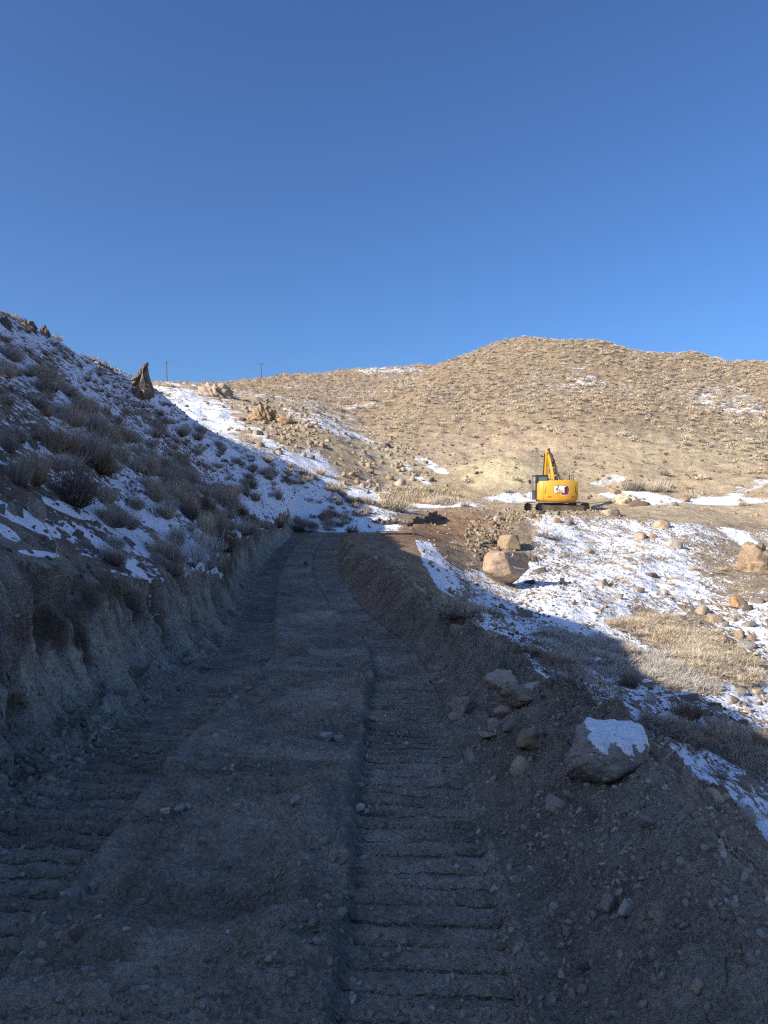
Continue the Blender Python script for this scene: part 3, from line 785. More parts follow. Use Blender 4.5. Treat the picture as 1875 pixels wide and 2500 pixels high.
ROCKS = [ # u, v, w, h, kind, label
 (1206,1122,18,18,'orange','small orange boulder below the tracks of the excavator'),
 (1203,1107,16,14,'tan','tan stone right under the excavator tracks, above the orange boulder'),
 (1231,1127,22,18,'grey','pale grey stone just right of the orange boulder'),
 (1322,1104,36,24,'tan','blocky split tan boulder at the edge of the bench right of the tracks'),
 (1430,1129,38,28,'tan','large tan boulder with dark cracks on the upper rim of the snow slope'),
 (1388,1155,34,20,'tan','flat topped tan boulder on the upper snow slope'),
 (1413,1155,17,16,'orange','small orange rock just right of the flat topped boulder'),
 (1457,1172,32,26,'pale','knobbly pale rock casting a long shadow on the snow'),
 (1275,1190,20,14,'tan','small tan rock alone in mid snow slope, level with the ochre boulder'),
 (1304,1257,22,20,'pale','left one of a pair of pale rocks in mid snow slope'),
 (1320,1259,17,16,'pale','right one of a pair of pale rocks in mid snow slope'),
 (1408,1240,28,14,'dark','long dark rock lying on the bright snow'),
 (1381,1272,25,16,'tan','brown wedge shaped rock on the bright snow'),
 (1339,1287,20,15,'tan','small tan rock between the pale pair and the dry grass'),
 (1438,1277,18,18,'pale','pale lumpy rock right of the brown wedge shaped rock'),
 (1216,1253,12,20,'tan','thin upright tan rock at the tip of the huge boulder shadow'),
 (1169,1230,28,16,'dark','dark flat rock in the shadow of the huge boulder'),
 (1147,1255,20,12,'dark','small dark rock at the right foot of the huge boulder'),
 (1134,1323,34,24,'grey','grey angular rock in the shade below the huge boulder'),
 (1084,1308,17,14,'dark','dark stone in the shaded snow left of the grey angular rock'),
 (1124,1304,15,9,'dark','flat dark stone just above the grey angular rock'),
 (1030,1263,11,9,'dark','small round dark stone in the shaded snow left of the huge boulder'),
 (1596,1294,40,36,'orange','bright orange boulder in the rock field at the far right'),
 (1524,1316,34,26,'tan','brown boulder at the upper left of the rock field'),
 (1549,1333,36,28,'orange','orange brown boulder touching the one at the upper left of the rock field'),
 (1476,1334,25,16,'orange','squat orange rock at the top edge of the dry grass mat'),
 (1566,1380,54,32,'orange','widest rust brown boulder beside the dry grass mat'),
 (1603,1369,30,24,'tan','tan boulder above the flat slab in the rock field'),
 (1625,1374,18,28,'orange','narrow upright orange rock in the rock field'),
 (1613,1393,40,16,'grey','flat pale grey slab leaning below the upright orange rock'),
 (1620,1347,30,16,'grey','grey rock with snow behind it above the tan boulder'),
 (1606,1412,28,18,'tan','tan rock with shadow at the right of the dry grass mat'),
 (1604,1461,30,32,'pale','white tall blocky rock at the right of the dry grass mat'),
 (1617,1447,20,18,'orange','small orange rock leaning behind the white blocky rock'),
 (1650,1450,22,14,'tan','brown rock at the right picture edge level with the white blocky rock'),
 (1635,1413,16,9,'grey','small flat grey stone in the snow right of the tan rock'),
 (1637,1438,12,9,'grey','round blue grey stone in the snow'),
 (1570,1348,18,16,'grey','grey stone in the pile above the widest boulder'),
 (1556,1358,16,13,'tan','tan stone in the pile above the widest boulder'),
 (1587,1338,18,12,'tan','tan stone wedged right of the orange brown boulder'),
 (1640,1296,30,18,'grey','grey brown rock right of the bright orange boulder'),
 (1620,1312,22,16,'dark','dark rock in the hollow right of the bright orange boulder'),
 (1290,1430,30,24,'snow','snow covered rock in the shaded hollow'),
 (1403,1474,30,24,'snow','snow covered rock among the shaded dead grass'),
 (1490,1501,42,26,'snow','grey rock streaked with snow next to the dark bush'),
 (1549,1524,28,16,'dark','dark rock poking out of the blue snow, left one of three'),
 (1567,1548,18,26,'snow','upright rock with snow in the blue shade'),
 (1527,1541,20,20,'dark','dark rock right against the big dark bush'),
 (1606,1558,24,16,'dark','dark rock in the blue snow right of the upright one'),
 (1591,1512,24,16,'dark','dark rock at the shadow edge with snow on top'),
 (1612,1522,16,10,'dark','small dark rock at the shadow edge right of the snow topped one'),
 (1640,1492,24,16,'pale','pale rock on the lit snow at the right'),
 (1600,1492,30,14,'pale','low pale rock on the lit snow below the white blocky rock'),
 (1281,1497,22,17,'pale','pale rounded stone perched on the outer edge of the berm'),
 (832,960,32,16,'dark','dark brown rock pile on the sunlit valley side below the hill'),
 (613,906,28,20,'orange','orange rounded rock high on the sunlit valley side'),
 (523,904,20,14,'dark','dark rock in the upper snow field'),
 (557,933,22,16,'tan','brown rock in the middle of the upper snow field'),
 (592,930,22,20,'orange','orange rock beside the bush in the upper snow field'),
 (560,871,18,12,'tan','tan rock above the brown craggy ledge'),
 (867,1038,26,24,'pale','pale cream boulder above the straw coloured grass'),
 (927,1034,24,14,'tan','tan rock right of the pale cream boulder'),
 (897,1025,18,12,'tan','tan rock on the ridge between pale boulder and gully'),
 (700,1113,36,20,'dark','dark reddish rock where the shaded slope meets the road end'),
 (738,1111,28,14,'snow','snow capped rock at the far end of the road'),
 (775,1107,28,16,'dark','dark rock right of the snow capped one at the road end'),
 (1331,1059,28,22,'orange','orange brown upright rock on the flat right of the counterweight'),
 (1383,1085,38,20,'dark','shaded round rock at the foot of the pale rubble mound'),
 (1482,1078,26,14,'orange','reddish rock on the flat far right of the excavator'),
 (1030,1120,10,8,'dark','dark stone at the top of the clay slope'),
 (1067,1130,18,14,'dark','dark lava stone left of the upper snow patch'),
 (1078,1118,26,16,'tan','tan stone pile member left of the excavator slope'),
 (1066,1146,16,12,'grey','grey stone at the left edge of the snow above the ochre boulder'),
 (1055,1168,16,12,'grey','round grey stone left of the ochre boulder'),
 (1152,1113,20,13,'dark','dark stone in the rubble below the left track'),
 (1172,1105,18,13,'dark','dark stone in the rubble right below the near track'),
 (1187,1108,14,11,'grey','grey stone between two dark ones below the near track'),
 # berm and road
 (1003,1526,50,42,'dirt','largest dark rounded clod at the inner foot of the berm'),
 (985,1547,30,22,'dirt','soil covered stone at the left foot of the largest clod'),
 (1068,1565,30,30,'dirt','upright soil covered stone in the middle of the clod cluster'),
 (1107,1570,42,24,'dirt','flat soil covered stone right of the upright one'),
 (1090,1537,42,26,'dirt','rounded clod behind the upright stone on the berm'),
 (1152,1597,74,56,'dirt','wide dome shaped clod in front of the snow capped rock'),
 (1060,1592,46,14,'dirt','low ledge like stone below the upright stone'),
 (1092,1466,66,48,'dirt','big tilted slab of grey clay on the berm'),
 (1138,1496,96,46,'dirt','long heap of caked soil behind the clods'),
 (1487,1752,28,20,'dirt','rounded stone on the crest of the right mound'),
 (1400,1776,34,26,'dirt','dusty round stone in the crease between the mounds'),
 (1617,1764,40,38,'dirt','rock half buried in the outer face of the right mound'),
 (1314,1956,34,30,'dirt','smooth dusty stone, left of the pair on the near berm'),
 (1356,1963,38,40,'grey','round grey stone, right of the pair on the near berm'),
 (1431,1984,32,38,'dirt','pitted upright stone right of the round pair'),
 (1071,2022,13,13,'pale','white pebble, left of the three beside the right rut'),
 (1098,2027,13,12,'pale','white pebble, right of the three beside the right rut'),
 (1089,2034,9,8,'pale','smallest white pebble beside the right rut'),
 (1107,2011,18,17,'grey','grey stone above the three white pebbles'),
 (1118,2052,18,15,'grey','grey stone below the three white pebbles'),
 (1228,2012,24,20,'dirt','dusty stone on the near berm left of the smooth stone'),
 (1386,2063,15,18,'grey','small upright grey stone low on the near berm'),
 (1264,2091,25,18,'dark','dark stone low on the near berm'),
 (1260,2138,22,20,'dirt','stone at the bottom of the near berm'),
 (1508,2135,28,22,'dirt','half buried stone on the lower right mound'),
 (1069,1921,18,15,'grey','flat stone on the right rut edge'),
 (1165,1764,16,12,'pale','pale stone at the inner foot of the berm'),
 (1548,1952,22,18,'dirt','stone on the right mound above the half buried one'),
 (1316,2194,18,18,'dirt','stone at the bottom edge on the near berm'),
 (704,1592,32,20,'grey','left of two flat grey rocks in the middle of the road'),
 (731,1597,28,18,'grey','right of two flat grey rocks in the middle of the road'),
 (572,1605,17,12,'dirt','small stone left of the two flat road rocks'),
 (387,1747,26,20,'grey','stone in the row across the centre strip, second from left'),
 (357,1753,24,15,'grey','leftmost stone in the row across the centre strip'),
 (405,1741,11,18,'pale','thin pale stone ending the row across the centre strip'),
 (510,1743,22,15,'grey','lone stone in the centre strip between row and ridge'),
 (637,1731,24,18,'dirt','smooth stone on the soil ridge of the centre strip'),
 (777,1745,26,20,'grey','round stone lying in the right rut edge'),
 (791,1753,14,12,'grey','small round stone touching the one in the right rut edge'),
 (780,1696,19,12,'grey','flat oval stone in the right rut further up'),
 (437,1816,17,20,'dirt','pointed stone in the centre strip'),
 (199,1916,22,18,'grey','stone at the left edge of the centre strip'),
 (164,2018,34,24,'dark','dark clod at the left edge of the centre strip'),
 (270,2008,17,11,'pale','pale flat stone near the dark clod'),
 (578,2073,20,18,'grey','upright grey stone, left of two near the bottom'),
 (602,2076,22,16,'dirt','dusty stone, right of two near the bottom'),
 (490,2147,17,18,'dirt','triangular stone near the bottom of the centre strip'),
 (129,2159,22,16,'pale','pale stone at the lower left'),
 (261,2133,26,20,'dirt','dusty clod at the lower left'),
 (302,1949,18,13,'dirt','small clod in the centre strip left half'),
 (648,1954,16,20,'dirt','clod on the ridge beside the right rut'),
 (760,2148,13,10,'pale','white chip of stone in the right rut near the bottom'),
 (211,1982,15,9,'pale','flat pale chip above the dark clod'),
 (111,1639,20,16,'grey','leftmost stone at the foot of the cut bank'),
 (167,1642,18,14,'grey','rightmost of the stones at the foot of the cut bank'),
 (140,1637,18,15,'dirt','middle stone at the foot of the cut bank'),
 (223,1574,16,10,'pale','pale chip in the talus below the cut'),
 (205,1554,26,20,'grey','blocky stone at the foot of the cut face'),
 (293,1633,10,8,'grey','small stone lying on the left rut'),
 (386,1221,26,28,'pale','pale upright stone with snow on the lip of the cut'),
 (660,1215,8,12,'dark','small dark clod standing on the far road'),
]
names_for = lambda w: ('boulder', 'boulder') if w >= 30 else ('rock', 'rock')
for k, (u, v, w, h, kind, lab) in enumerate(ROCKS):
    if not lab: continue
    nm, ct = names_for(w)
    if 'stone' in lab: nm, ct = 'stone', 'stone'
    if 'clod' in lab or 'soil' in lab and 'stone' not in lab: nm, ct = 'clod', 'clod'
    if 'pebble' in lab: nm, ct = 'pebble', 'pebble'
    put_rock(u, v, w, h, kind, lab, name=nm, cat=ct)

# snow capped rock on the berm: the stone and the snow on its top
sc_ = boulder_special(1322, 1630, 190, 128, 12, rock_mat('grey_crusted_rock', (C(.33,.28,.23), C(.28,.23,.18), C(.19,.15,.115))),
    'large flat rock capped with snow lying on the crest of the berm',
    [(-1,-.2,.35,.78),(-.3,-1,-.1,.72),(.6,-.9,.1,.72),(1,0,-.1,.95),(.15,-.28,1,.52),(0,1,.2,.9),(-.6,-.5,-.7,.8),(.5,-.5,-.9,.66),(0,0,-1,.9),(-.8,.4,.2,.85)], sub=5, depth=.8, sink=.34, rough_=.07, soft=11)
me0 = sc_.data; nv = len(me0.vertices); a = np.empty(nv*3, np.float32); me0.vertices.foreach_get('co', a); a = a.reshape(-1,3).astype(float)
ln = np.empty(nv*3, np.float32); me0.vertices.foreach_get('normal', ln); ln = ln.reshape(-1,3)
W2 = np.abs(a[:,0]).max()
cv = sstep(.25, .62, ln[:,2]+.12*fbm(a[:,0]/W2*5, a[:,1]/W2*5, 4, 5))*sstep(-.52, -.34, a[:,0]/W2+.10*fbm(a[:,1]/W2*3, a[:,0]*0+2, 3, 8))
cv = cv*(1-.9*sstep(-.1, .35, fbm(a[:,0]/W2*3.1+2, a[:,1]/W2*3.1, 4, 77, .6))*np.exp(-(((a[:,0]/W2-.12)/.5)**2+((a[:,1]/W2+.40)/.30)**2)))*sstep(-.02, .12, a[:,2]/W2+.05*fbm(a[:,0]*9, a[:,1]*9, 3, 6))
cv = cv*sstep(-.35, .1, fbm(a[:,0]/W2*3.5, a[:,1]/W2*3.5+4, 5, 79, .65)+.9*(a[:,1]/W2+.35))*(.75+.5*np.abs(fbm(a[:,0]/W2*7, a[:,1]/W2*7, 4, 31, .6)))
fc = np.array([p.vertices[:] for p in me0.polygons]); keep = cv[fc].max(1) > .02
uq, inv = np.unique(fc[keep].ravel(), return_inverse=True)
sv_ = a[uq] + np.stack([0*uq, 0*uq, -.016+.052*cv[uq]], 1)
me = mesh_np('snow_cap', sv_, inv.reshape(-1,3), 3); me.polygons.foreach_set('use_smooth', np.ones(len(me.polygons), bool)); me.materials.append(snow_m)
add('snow_cap', me, sc_)

# ------------------------------------------------------------------ shrubs
def strands(r, n, base, spread, lmin, lmax, width, lift=.55, inner=.45, seg=3, curl=.12):
    """a fan of thin tapering twigs; unit size about 1 high"""
    th = spread*np.sqrt(r.rand(n)); ph = r.rand(n)*2*np.pi
    out = np.stack([np.cos(ph), np.sin(ph), 0*ph], 1)
    L = r.uniform(lmin, lmax, n)*(1-.25*(th/1.57)**2)
    o = out*(base*np.sqrt(r.rand(n)))[:,None]
    st = r.rand(n)*inner
    tt = st[:,None]+(1-st[:,None])*np.linspace(0, 1, seg+1)[None]
    hor = np.sin(th)[:,None]*tt**.85; ver = np.cos(th)[:,None]*tt**(1+lift*.4)+.10*lift*tt**2*np.sin(th)[:,None]
    wob = np.cumsum(r.normal(size=(n, seg+1, 3))*curl/seg, 1)
    p = o[:,None,:]+L[:,None,None]*(out[:,None,:]*hor[:,:,None]+np.array([0,0,1])*ver[:,:,None]+wob*tt[:,:,None])
    side = np.cross(r.normal(size=(n,3)), np.array([0,0,1.])+out*.5); side /= np.linalg.norm(side, axis=1)[:,None]
    w = width*(1-.75*tt)[:,:,None]
    a = p-side[:,None]*w; b = p+side[:,None]*w
    v = np.stack([a, b], 2).reshape(-1,3)
    k = np.arange(n)[:,None]*(seg+1)*2+np.arange(seg)[None]*2
    f = np.stack([k, k+1, k+3, k+2], -1).reshape(-1,4)
    return v, f, np.repeat(tt.reshape(-1), 2), np.repeat(r.uniform(.45, 1.35, n), (seg+1)*2)
def leaves(r, n, R0, size, flat=.8):
    d = r.normal(size=(n,3)); d[:,2] = np.abs(d[:,2]); d /= np.linalg.norm(d, axis=1)[:,None]
    cl = r.normal(size=(24,3)); cl[:,2] = np.abs(cl[:,2]); cl /= np.linalg.norm(cl, axis=1)[:,None]
    d = d+1.6*cl[r.randint(0, 24, n)]; d /= np.linalg.norm(d, axis=1)[:,None]
    c = d*(R0*r.uniform(.55, 1.05, n))[:,None]*np.array([1,1,flat])
    a = r.normal(size=(n,3))*size; b = r.normal(size=(n,3))*size
    v = np.stack([c-a*.5, c+a*.5, c+b+d*size, c+b*.4-a*.3], 1).reshape(-1,3)
    k = np.arange(n)*4
    return v, np.stack([k, k+1, k+2, k+3], 1), np.repeat(.75+.25*r.rand(n), 4), np.repeat(r.uniform(.5, 1.3, n), 4)
def join(parts):
    V, Fc, Tt, To, o = [], [], [], [], 0
    for v, f, t, q in parts: V.append(v); Fc.append(f+o); Tt.append(t); To.append(q); o += len(v)
    return np.concatenate(V), np.concatenate(Fc), np.concatenate(Tt), np.concatenate(To)
def shrub_mat(name, tip, mid, root):
    m, nt, b = new_mat(name); g = N(nt); t = g.attr('tip'); rv = g.n('ShaderNodeObjectInfo').outputs['Random']
    c = g.mix(g.map(t, 0, .45, 0, 1, False), root, mid); c = g.mix(g.map(t, .4, 1, 0, 1, False), c, tip)
    hs = g.n('ShaderNodeHueSaturation'); g.l(c, hs.inputs['Color'])
    g.l(g.map(rv, 0, 1, .72, 1.2, False), hs.inputs['Value']); g.l(g.map(g.math('FRACT', g.math('MULTIPLY', rv, 13.0)), 0, 1, .6, 1.15, False), hs.inputs['Saturation'])
    g.l(g.map(g.math('FRACT', g.math('MULTIPLY', rv, 29.0)), 0, 1, .487, .507, False), hs.inputs['Hue'])
    vm = g.n('ShaderNodeVectorMath', operation='SCALE'); g.l(hs.outputs[0], vm.inputs[0]); g.l(g.attr('tone'), vm.inputs['Scale'])
    g.l(vm.outputs[0], b.inputs['Base Color'])
    return m
SM = {
 'tan':   shrub_mat('tan_brush', C(.66,.55,.39), C(.50,.40,.27), C(.22,.16,.10)),
 'grey':  shrub_mat('grey_sagebrush', C(.52,.44,.34), C(.40,.33,.25), C(.18,.14,.10)),
 'brown': shrub_mat('brown_brush', C(.52,.42,.31), C(.38,.30,.215), C(.16,.12,.085)),
 'straw': shrub_mat('straw_grass', C(.74,.60,.38), C(.62,.48,.29), C(.34,.25,.16)),
 'frost': shrub_mat('frosted_brush', C(.68,.68,.68), C(.42,.38,.34), C(.17,.13,.10)),
 'dark':  shrub_mat('dark_brush', C(.26,.20,.14), C(.17,.13,.09), C(.09,.07,.05)),
 'pale':  shrub_mat('pale_hill_brush', C(.70,.57,.38), C(.54,.43,.28), C(.24,.17,.10)),
}
shrub_lib = {}
def shrub_mesh(form, matk, lod, i):
    """form: fan (upright twigs), sage (rounded, leafy), mat (low tangled grass), twig (sparse bare)"""
    key = (form, matk, lod, i)
    if key in shrub_lib: return shrub_lib[key]
    r = np.random.RandomState(hash_s(form+matk)+i*13+lod)
    n = {0: 1100, 1: 360, 2: 130, 3: 60}[lod]; w = {0: .0085, 1: .017, 2: .032, 3: .05}[lod]; sg = {0: 3, 1: 2, 2: 2, 3: 1}[lod]
    if form == 'fan':
        ps = []
        for q in range(6):
            hq = r.uniform(.45, 1.05); v, f, t, q2 = strands(r, n//6, .10, .95, .6*hq, 1.08*hq, w, .6, .3, sg, .13)
            v[:,:2] += r.uniform(-.42, .42, 2); ps.append((v, f, t, q2))
        ps.append(strands(r, n//5, .25, 1.35, .5, .8, w, .2, .2, sg, .2))
    elif form == 'sage':
        ps = [strands(r, n//2, .12, 1.35, .62, .90, w*1.1, .35, .55, sg, .28), strands(r, n//4, .3, 1.5, .4, .75, w, .3, .1, sg, .3)]
        if lod >= 2: ps = [strands(r, n//2, .2, 1.35, .45, .74, w, .35, .3, sg, .2)]
        ps.append(leaves(r, int(n*(1.1 if lod < 2 else 2.0)), .80, {0: .022, 1: .034, 2: .062, 3: .10}[lod], .82))
    elif form == 'mat':
        ps = []
        for k in range(9):
            v, f, t, q2 = strands(r, n//8, .2, 1.5, .3, .55, w*.8, .2, .1, sg, .4)
            v[:,:2] += r.uniform(-.75, .75, 2); ps.append((v, f, t, q2))
    else:
        ps = [strands(r, n//5, .1, 1.25, .6, 1.1, w*1.1, .5, .5, sg+1, .4)]
    v, f, t, tone = join(ps)
    v[:,2] = np.maximum(v[:,2], -.06)
    me = mesh_np('shrub', v, f, 4); fattr(me, 'tip', t); fattr(me, 'tone', tone); me.materials.append(SM[matk])
    shrub_lib[key] = me
    return me
def hash_s(s): return sum((i+1)*ord(c) for i, c in enumerate(s)) % 9973
def lod_for(px): return 0 if px > 55 else 1 if px > 22 else 2 if px > 9 else 3
shrub_spots = []
def put_shrub(u, v, w, h, form, matk, label, name='shrub', cat='shrub', lod=None, hang=0):
    """foot at the bottom of the w x h box centred at (u, v)"""
    p = hit(u, v+h*.42)
    if p is None: print('no ground for shrub', u, v); return
    x, y, z = p; W_, Hh = w*y/F, h*y/F
    i = len(shrub_spots) % 3
    base = {'fan': 1.9, 'sage': 1.8, 'mat': 2.2, 'twig': 1.9}[form]; up = {'fan': 1.0, 'sage': .85, 'mat': .5, 'twig': .95}[form]
    me = shrub_mesh(form, matk, lod_for(w) if lod is None else lod, i)
    o = add(name, me, label=label, category=cat)
    r = random.Random(int(u*13+v))
    o.location = (x, y+W_*.2, z-.03-hang); o.rotation_euler = (r.uniform(-.12,.12), r.uniform(-.05,.12), r.uniform(0, 6.28))
    o.scale = (W_/base, W_/base, Hh*1.1/up)
    shrub_spots.append((x, y, W_))
    return o
BUSH = [
 (65,1010,95,85,'fan','brown','tall wispy bush of bare brown stems over the bedrock knob'),
 (150,1050,120,100,'sage','dark','big dark bush hanging over the grey bench'),
 (102,944,130,70,'fan','brown','wide brown bush behind the tall wispy one'),
 (172,962,110,84,'fan','brown','full brown bush in the middle of the biggest thicket'),
 (215,985,80,90,'fan','brown','reddish brown bush at the downhill end of the thicket'),
 (30,1010,70,80,'fan','grey','grey brown bush cut by the picture edge at the thicket'),
 (10,950,60,60,'fan','grey','grey bush above the thicket at the picture edge'),
 (307,996,84,72,'fan','brown','isolated full bush with fine straight stems above the snow strips'),
 (262,975,60,60,'fan','grey','grey bush touching the isolated full bush'),
 (399,1026,66,56,'fan','grey','grey brown bush right of the isolated full bush'),
 (372,1010,44,40,'sage','grey','small grey sagebrush left of the grey brown bush'),
 (437,1127,58,50,'fan','tan','round tan bush standing behind the frosted shrub'),
 (444,1190,112,100,'twig','frost','large frosted pale grey shrub leaning over the cut'),
 (420,1180,80,80,'twig','frost','bare frosted shrub beside the large frosted one'),
 (480,1168,66,56,'sage','dark','dark bush between the frosted shrub and the road cut'),
 (376,1155,56,50,'sage','grey','grey sagebrush uphill of the frosted shrub'),
 (523,1139,40,34,'fan','grey','small grey bush on the lip above the road bend'),
 (545,1122,34,30,'sage','dark','dark sagebrush on the lip past the small grey bush'),
 (492,1077,74,62,'fan','brown','double brown bush uphill of the road bend'),
 (528,1055,44,42,'fan','brown','brown bush behind the double brown bush'),
 (470,1062,44,40,'fan','grey','grey bush left of the double brown bush'),
 (598,1064,38,34,'fan','grey','grey bush on the snow above the bend'),
 (330,1060,60,50,'sage','grey','grey sagebrush above the frosted shrub'),
 (280,1050,50,40,'twig','dark','bare dark twigs spread over the snow'),
 (330,1100,70,40,'twig','dark','sprawling dead twigs on the snow strips'),
 (365,1085,50,44,'sage','grey','grey sagebrush between dead twigs and round tan bush'),
 (120,1190,22,44,'twig','straw','thin straw coloured weed stalks on the grey bench'),
 (640,1140,60,20,'sage','dark','low green brown brush on the inside of the bend'),
 (600,1130,40,24,'sage','dark','low dark brush hanging over the cut at the bend'),
 (760,1142,40,20,'sage','dark','dark brush at the edge of the road end'),
 (1492,1532,80,66,'fan','dark','biggest dark bush in the blue snow of the ravine'),
 (1406,1508,40,32,'sage','grey','small round grey bush alone on the blue snow'),
 (1364,1470,60,40,'sage','dark','dark sagebrush above the small round grey bush'),
 (1190,1425,52,36,'fan','brown','reddish dry grass on the berm crest'),
 (1166,1147,44,30,'mat','straw','straw coloured bush on the snow below the tracks'),
 (1200,1160,60,22,'twig','dark','low dark twigs spreading right of the straw coloured bush'),
 (1120,1395,34,44,'twig','dark','bent dead twig bush standing on the berm edge'),
 (985,1310,60,44,'fan','brown','dry grass tuft on the crest of the berm'),
 (850,1090,70,34,'sage','grey','grey bush in the shadow left of the straw patch'),
 (955,1080,46,26,'mat','straw','rusty yellow bush right of the straw patch'),
 (1098,1058,24,16,'fan','tan','small tan bush left of the near track'),
 (1375,1050,52,30,'fan','dark','dark bush casting shade on the rubble mound'),
 (1425,1050,70,34,'fan','tan','broad tan bush right of the rubble mound'),
 (1500,1070,44,22,'fan','tan','tan bush on the flat below the hill'),
 (1610,1085,30,20,'fan','tan','tan bush near the picture edge on the bench'),
 (1610,1610,100,50,'mat','grey','tangled dead brush in the shade at the far side of the berm'),
 (1640,1610,60,50,'sage','dark','dark brush at the picture edge behind the berm'),
 (1560,1585,80,50,'mat','brown','brown tangled brush behind the snow capped rock'),
]
for a in BUSH: put_shrub(*a)

LAND = [('the fin rock',308,830),('the round skyline rock',97,712),('the bedrock knob',77,1096),('the frosted shrub',444,1190),('the double brown bush',492,1077),
 ('the isolated full bush',307,996),('the biggest thicket',150,960),('the road end',740,1130),('the left utility pole',358,805),('the right utility pole',562,805),
 ('the pale crag',464,834),('the brown craggy ledge',567,892),('the dark brown rock pile',832,960),('the pale cream boulder',867,1038),('the straw patch',910,1070),
 ('the excavator cab',1165,1030),('the boom tip',1180,960),('the hilltop',1150,735),('the rubble mound',1352,1075),('the reddish rock',1482,1078),('the huge boulder',1097,1233),
 ('the bright orange boulder',1596,1294),('the dry grass mat',1482,1400),('the biggest dark bush',1492,1532),('the snow capped berm rock',1330,1600),('the cracked brown outcrop',1625,1200),
 ('the shaded slope crest',600,985),('the snowy upper hillside',1450,840),('the gully mouth',800,935),('the right picture edge of the hill',1640,960),('the highest hillside rock',12,696),
 ('the clump of twigs over snow',330,1090),('the slope below the fin rock',330,930),('the middle of the shaded slope',450,1000)]
ORD = 'nearest second third fourth fifth sixth seventh eighth ninth tenth eleventh twelfth thirteenth fourteenth fifteenth sixteenth seventeenth eighteenth nineteenth twentieth'.split()
def ordw(k):
    if k < 20: return ORD[k]
    t = ['twenty', 'thirty', 'forty', 'fifty', 'sixty', 'seventy', 'eighty', 'ninety'][(k+1)//10-2]; u = (k+1) % 10
    return t+('-'+'first second third fourth fifth sixth seventh eighth ninth'.split()[u-1] if u else '') if u else t.replace('ty', 'tieth')
def label_by_land(items, noun):
    """items: list of (u, v, description); gives each a label telling it from the others of its sort"""
    buckets = {}
    for k, (u, v, d_) in enumerate(items):
        j = min(range(len(LAND)), key=lambda q: (LAND[q][1]-u)**2+(LAND[q][2]-v)**2)
        dx, dy = u-LAND[j][1], v-LAND[j][2]
        side = ('below' if dy > 0 else 'above') if abs(dy) > abs(dx) else ('right of' if dx > 0 else 'left of')
        buckets.setdefault((j, side, d_), []).append((math.hypot(dx, dy), k))
    out = {}
    for (j, side, d_), L in buckets.items():
        for q, (_, k) in enumerate(sorted(L)):
            out[k] = f"{d_} {noun} {side} {LAND[j][0]}" + (f", {ordw(q)} {'one to it' if q == 0 else 'nearest to it'}" if len(L) > 1 else '')
    return out

R2 = np.random.RandomState(11)
def field(n, x0, x1, y0, y1, dens):
    """candidate spots; dens(x, y, zone) gives the chance of keeping one"""
    y = np.sqrt(R2.uniform(y0**2, y1**2, n)) if x0 is None else R2.uniform(y0, y1, n)
    x = (R2.uniform(-.56, .56, n)*y) if x0 is None else R2.uniform(x0, x1, n)
    ok = np.abs(x/y) < .56; x, y = x[ok], y[ok]
    z = zone_of(x, y); k = R2.rand(len(x)) < dens(x, y, z)
    return x[k], y[k], z[k]
def pix(x, y): 
    z_ = gz(x, y); return CU+F*x/y, CV-F*(z_-EYE)/y
def hill_d(x, y, z):
    u, v = pix(x, y)
    d = np.zeros(len(x))
    cover = .55+.5*fbm(x/9, y/9, 3, 201)
    low = np.clip((975-v)/120, 0, 1); low = np.maximum(low, np.clip((u-1300)/300, 0, 1)*.8*np.clip((1050-v)/60, 0, 1))
    barren = np.exp(-(((u-1080)/230)**2+((v-975)/55)**2)); barren = np.maximum(barren, .8*np.exp(-(((u-1330)/190)**2+((v-990)/38)**2)))
    d = np.where(z == 5, cover*(.05+.95*low)*(1-.96*barren), d)
    d = np.where(z == 7, .9*cover, d)
    d = np.where((z == 6), .55*cover*(1-.55*np.exp(-(((u-480)/130)**2+((v-900)/50)**2))), d)
    d = np.where((z == 6) & (y < 66), .18*cover, d)
    d = np.where((z == 6) & (np.hypot(x-12.5, y-54) < 6.5), 0, d)
    return d
def slope_d(x, y, z):
    far = np.clip((y-7)/6, .12, 1)
    return np.where(z == 3, (.38+.75*sstep(-.3, .3, fbm(x/1.5, y/2.2, 3, 203)))*far, 0)
def rav_d(x, y, z):
    u, v = pix(x, y); m = np.exp(-(((u-1450)/190)**2+((v-1460)/90)**2)); lo = np.clip((y-0)/1, 0, 1)*((z == 4) & (y < 26) & (v > 1380))
    m2 = (np.exp(-(((u-1020)/70)**2+((v-1270)/60)**2)))*(z == 4)
    return np.where(z == 4, .05+.20*m*(v > 1440)*(v < 1490)+.7*m2+.30*((v > 1590)), 0)
cand = []
def collect(x, y, z, s0, s1, kinds):
    s = R2.uniform(s0, s1, len(x))*np.where((z == 3) & (x < -9), .6, 1)*np.where(R2.rand(len(x)) < .12, 1.35, 1)
    for i in range(len(x)): cand.append((x[i], y[i], s[i], kinds[R2.randint(len(kinds))], int(z[i])))
x, y, z = field(2300, -14, 0, 6.5, 46, slope_d); collect(x, y, z, .32, .88, [('fan','brown'),('fan','grey'),('sage','grey'),('sage','grey'),('sage','dark'),('fan','grey'),('fan','brown')])
x, y, z = field(2600, None, 0, 50, 150, lambda a, b, c: np.where((c == 6), hill_d(a, b, c), 0)); collect(x, y, z, .45, 1.25, [('fan','tan'),('fan','tan'),('sage','tan'),('sage','grey'),('fan','pale')])
x, y, z = field(36000, None, 0, 62, 240, lambda a, b, c: np.where((c == 5), hill_d(a, b, c), 0)); collect(x, y, z, .55, 1.45, [('sage','pale'),('sage','pale'),('sage','tan'),('sage','grey')])
